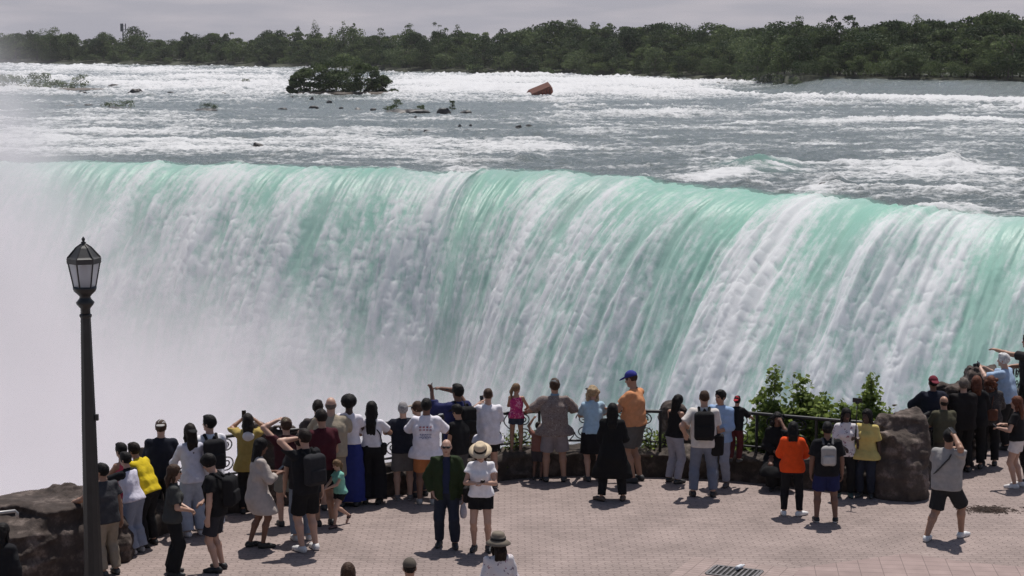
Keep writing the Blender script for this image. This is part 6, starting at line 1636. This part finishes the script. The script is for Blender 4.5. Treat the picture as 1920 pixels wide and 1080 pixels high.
b = person('tanbag', 1853, 872, 706, -10, 'light', ('curly', 'red'), ('jacket', print_mat('dark knit pattern', (.05, .045, .045), [(.11, .095, .085), (.025, .022, .022)], 28, .4), dict(hem=-.12)), ('trousers', BLACK), (.03, .03, .03), 'woman with curly reddish hair and patterned dark cardigan, right in the tight group', fem=True, build=1.1, L='railin', Rt='railin'); s = b.s
bag(b, b.up(.10) - b.F * .20 * s + b.X * .03 * s, (.10, .05, .11), (.13, .055, .035), 'reddish brown handbag on the back of the woman in the patterned cardigan', [b.up(.20) - b.F * .2 * s, b.up(.40) - b.F * .15 * s + b.X * .04 * s, b.up(.53) + b.X * .07 * s])
b = person('bluecamera', 1888, 842, 664, 55, 'light', ('short', 'white'), TEE((.30, .40, .54), hem=-.07, sleeve=.9), ('trousers', (.014, .014, .015)), (.03, .03, .03), 'white haired man in a pale blue shirt stretching out a camera to the left', build=1.08, lean=10, L=(-.10, .50, 1.42), Rt=(.06, .50, 1.42))
phone(b, 'black camera held out by the white haired man in pale blue', 'mid', cam=True)
b = person('whiteshorts', 1908, 914, 744, 62, 'light', ('long', 'red'), TEE((.014, .013, .014), hem=-.0, sleeve=.6), ('brief', (.62, .58, .57), dict(frac=.5)), ((.66, .64, .63), (.7, .7, .7)), 'woman with long auburn hair, black top and white shorts at the right edge', fem=True, build=1.1, L=(-.14, .34, 1.12), Rt='phone', fl=(-.12, .06, 0))
phone(b, 'phone held by the woman in white shorts at the right edge', 'L')
person('edgehead', 1932, 905, 728, 40, 'light', ('short', 'grey'), TEE((.03, .03, .034)), ('trousers', BLACK), (.04, .04, .04), 'grey haired person cut off by the right edge behind the woman in white shorts')
person('pointing', 1926, 812, 628, 48, 'tan', ('short', 'dark'), TEE((.03, .028, .028), sleeve=.5), ('trousers', BLACK), (.03, .03, .03), 'person at the upper right edge stretching an arm out to the left', L=(-.15, .58, 1.42), Rt='railin')
# ---------------- foreground, cut off by the bottom edge
def at_top(px, yt, h):      # feet of someone of height h whose crown shows at this pixel
    lo, hi = yt + 40, 2600
    for _ in range(40):
        m_ = (lo + hi) / 2; f = at_z(px, m_, 0)
        if at_y(px, yt, f.y).z > h: hi = m_
        else: lo = m_
    return m_
H_ = 1.66
person('bucket', 936, at_top(936, 1003, 1.66), 1003, 20, 'tan', ('mid', 'dark'), TEE(FLORAL_W, sleeve=1.3, hem=-.10), ('trousers', DJEAN), (.05, .05, .05), 'person in an olive bucket hat and white floral blouse, cut off by the bottom edge', hat=('bucket', (.17, .145, .115), (.03, .03, .03)), fem=True)
person('frontbrown', 655, at_top(655, 1058, 1.66), 1058, 0, 'tan', ('long', 'brown'), TEE(NAVY), ('trousers', DJEAN), (.05, .05, .05), 'brown haired person of whom only the crown shows at the bottom edge', fem=True)
person('frontcap', 770, at_top(770, 1049, 1.72), 1049, 5, 'tan', ('buzz', 'dark'), TEE((.10, .10, .11)), ('trousers', DJEAN), (.05, .05, .05), 'person of whom only a brown cap shows at the bottom edge', hat=('cap', (.10, .085, .07), (.02, .02, .02)))
person('leftcorner', 6, at_top(6, 985, 1.60), 985, -20, 'brown', ('long', 'black'), ('jacket', (.012, .012, .014)), ('trousers', BLACK), (.03, .03, .03), 'person in black in the bottom left corner of the picture', fem=True, lean=8)
# ================================================================== the air: thin even haze over river and far shore
hm = bpy.data.materials.new('thin haze'); hm.use_nodes = True
hn, hl = hm.node_tree.nodes, hm.node_tree.links
hn.remove(hn['Principled BSDF'])
hv = hn.new('ShaderNodeVolumePrincipled'); hv.inputs['Color'].default_value = (.93, .92, .96, 1); hv.inputs['Density'].default_value = .00006; hv.inputs['Anisotropy'].default_value = .2
hl.new(hv.outputs[0], hn['Material Output'].inputs['Volume'])
hz = MB(); hz.box((0, 690, -14), (2400, 1580, 76)); tag(hz.build('haze', hm), kind='stuff')
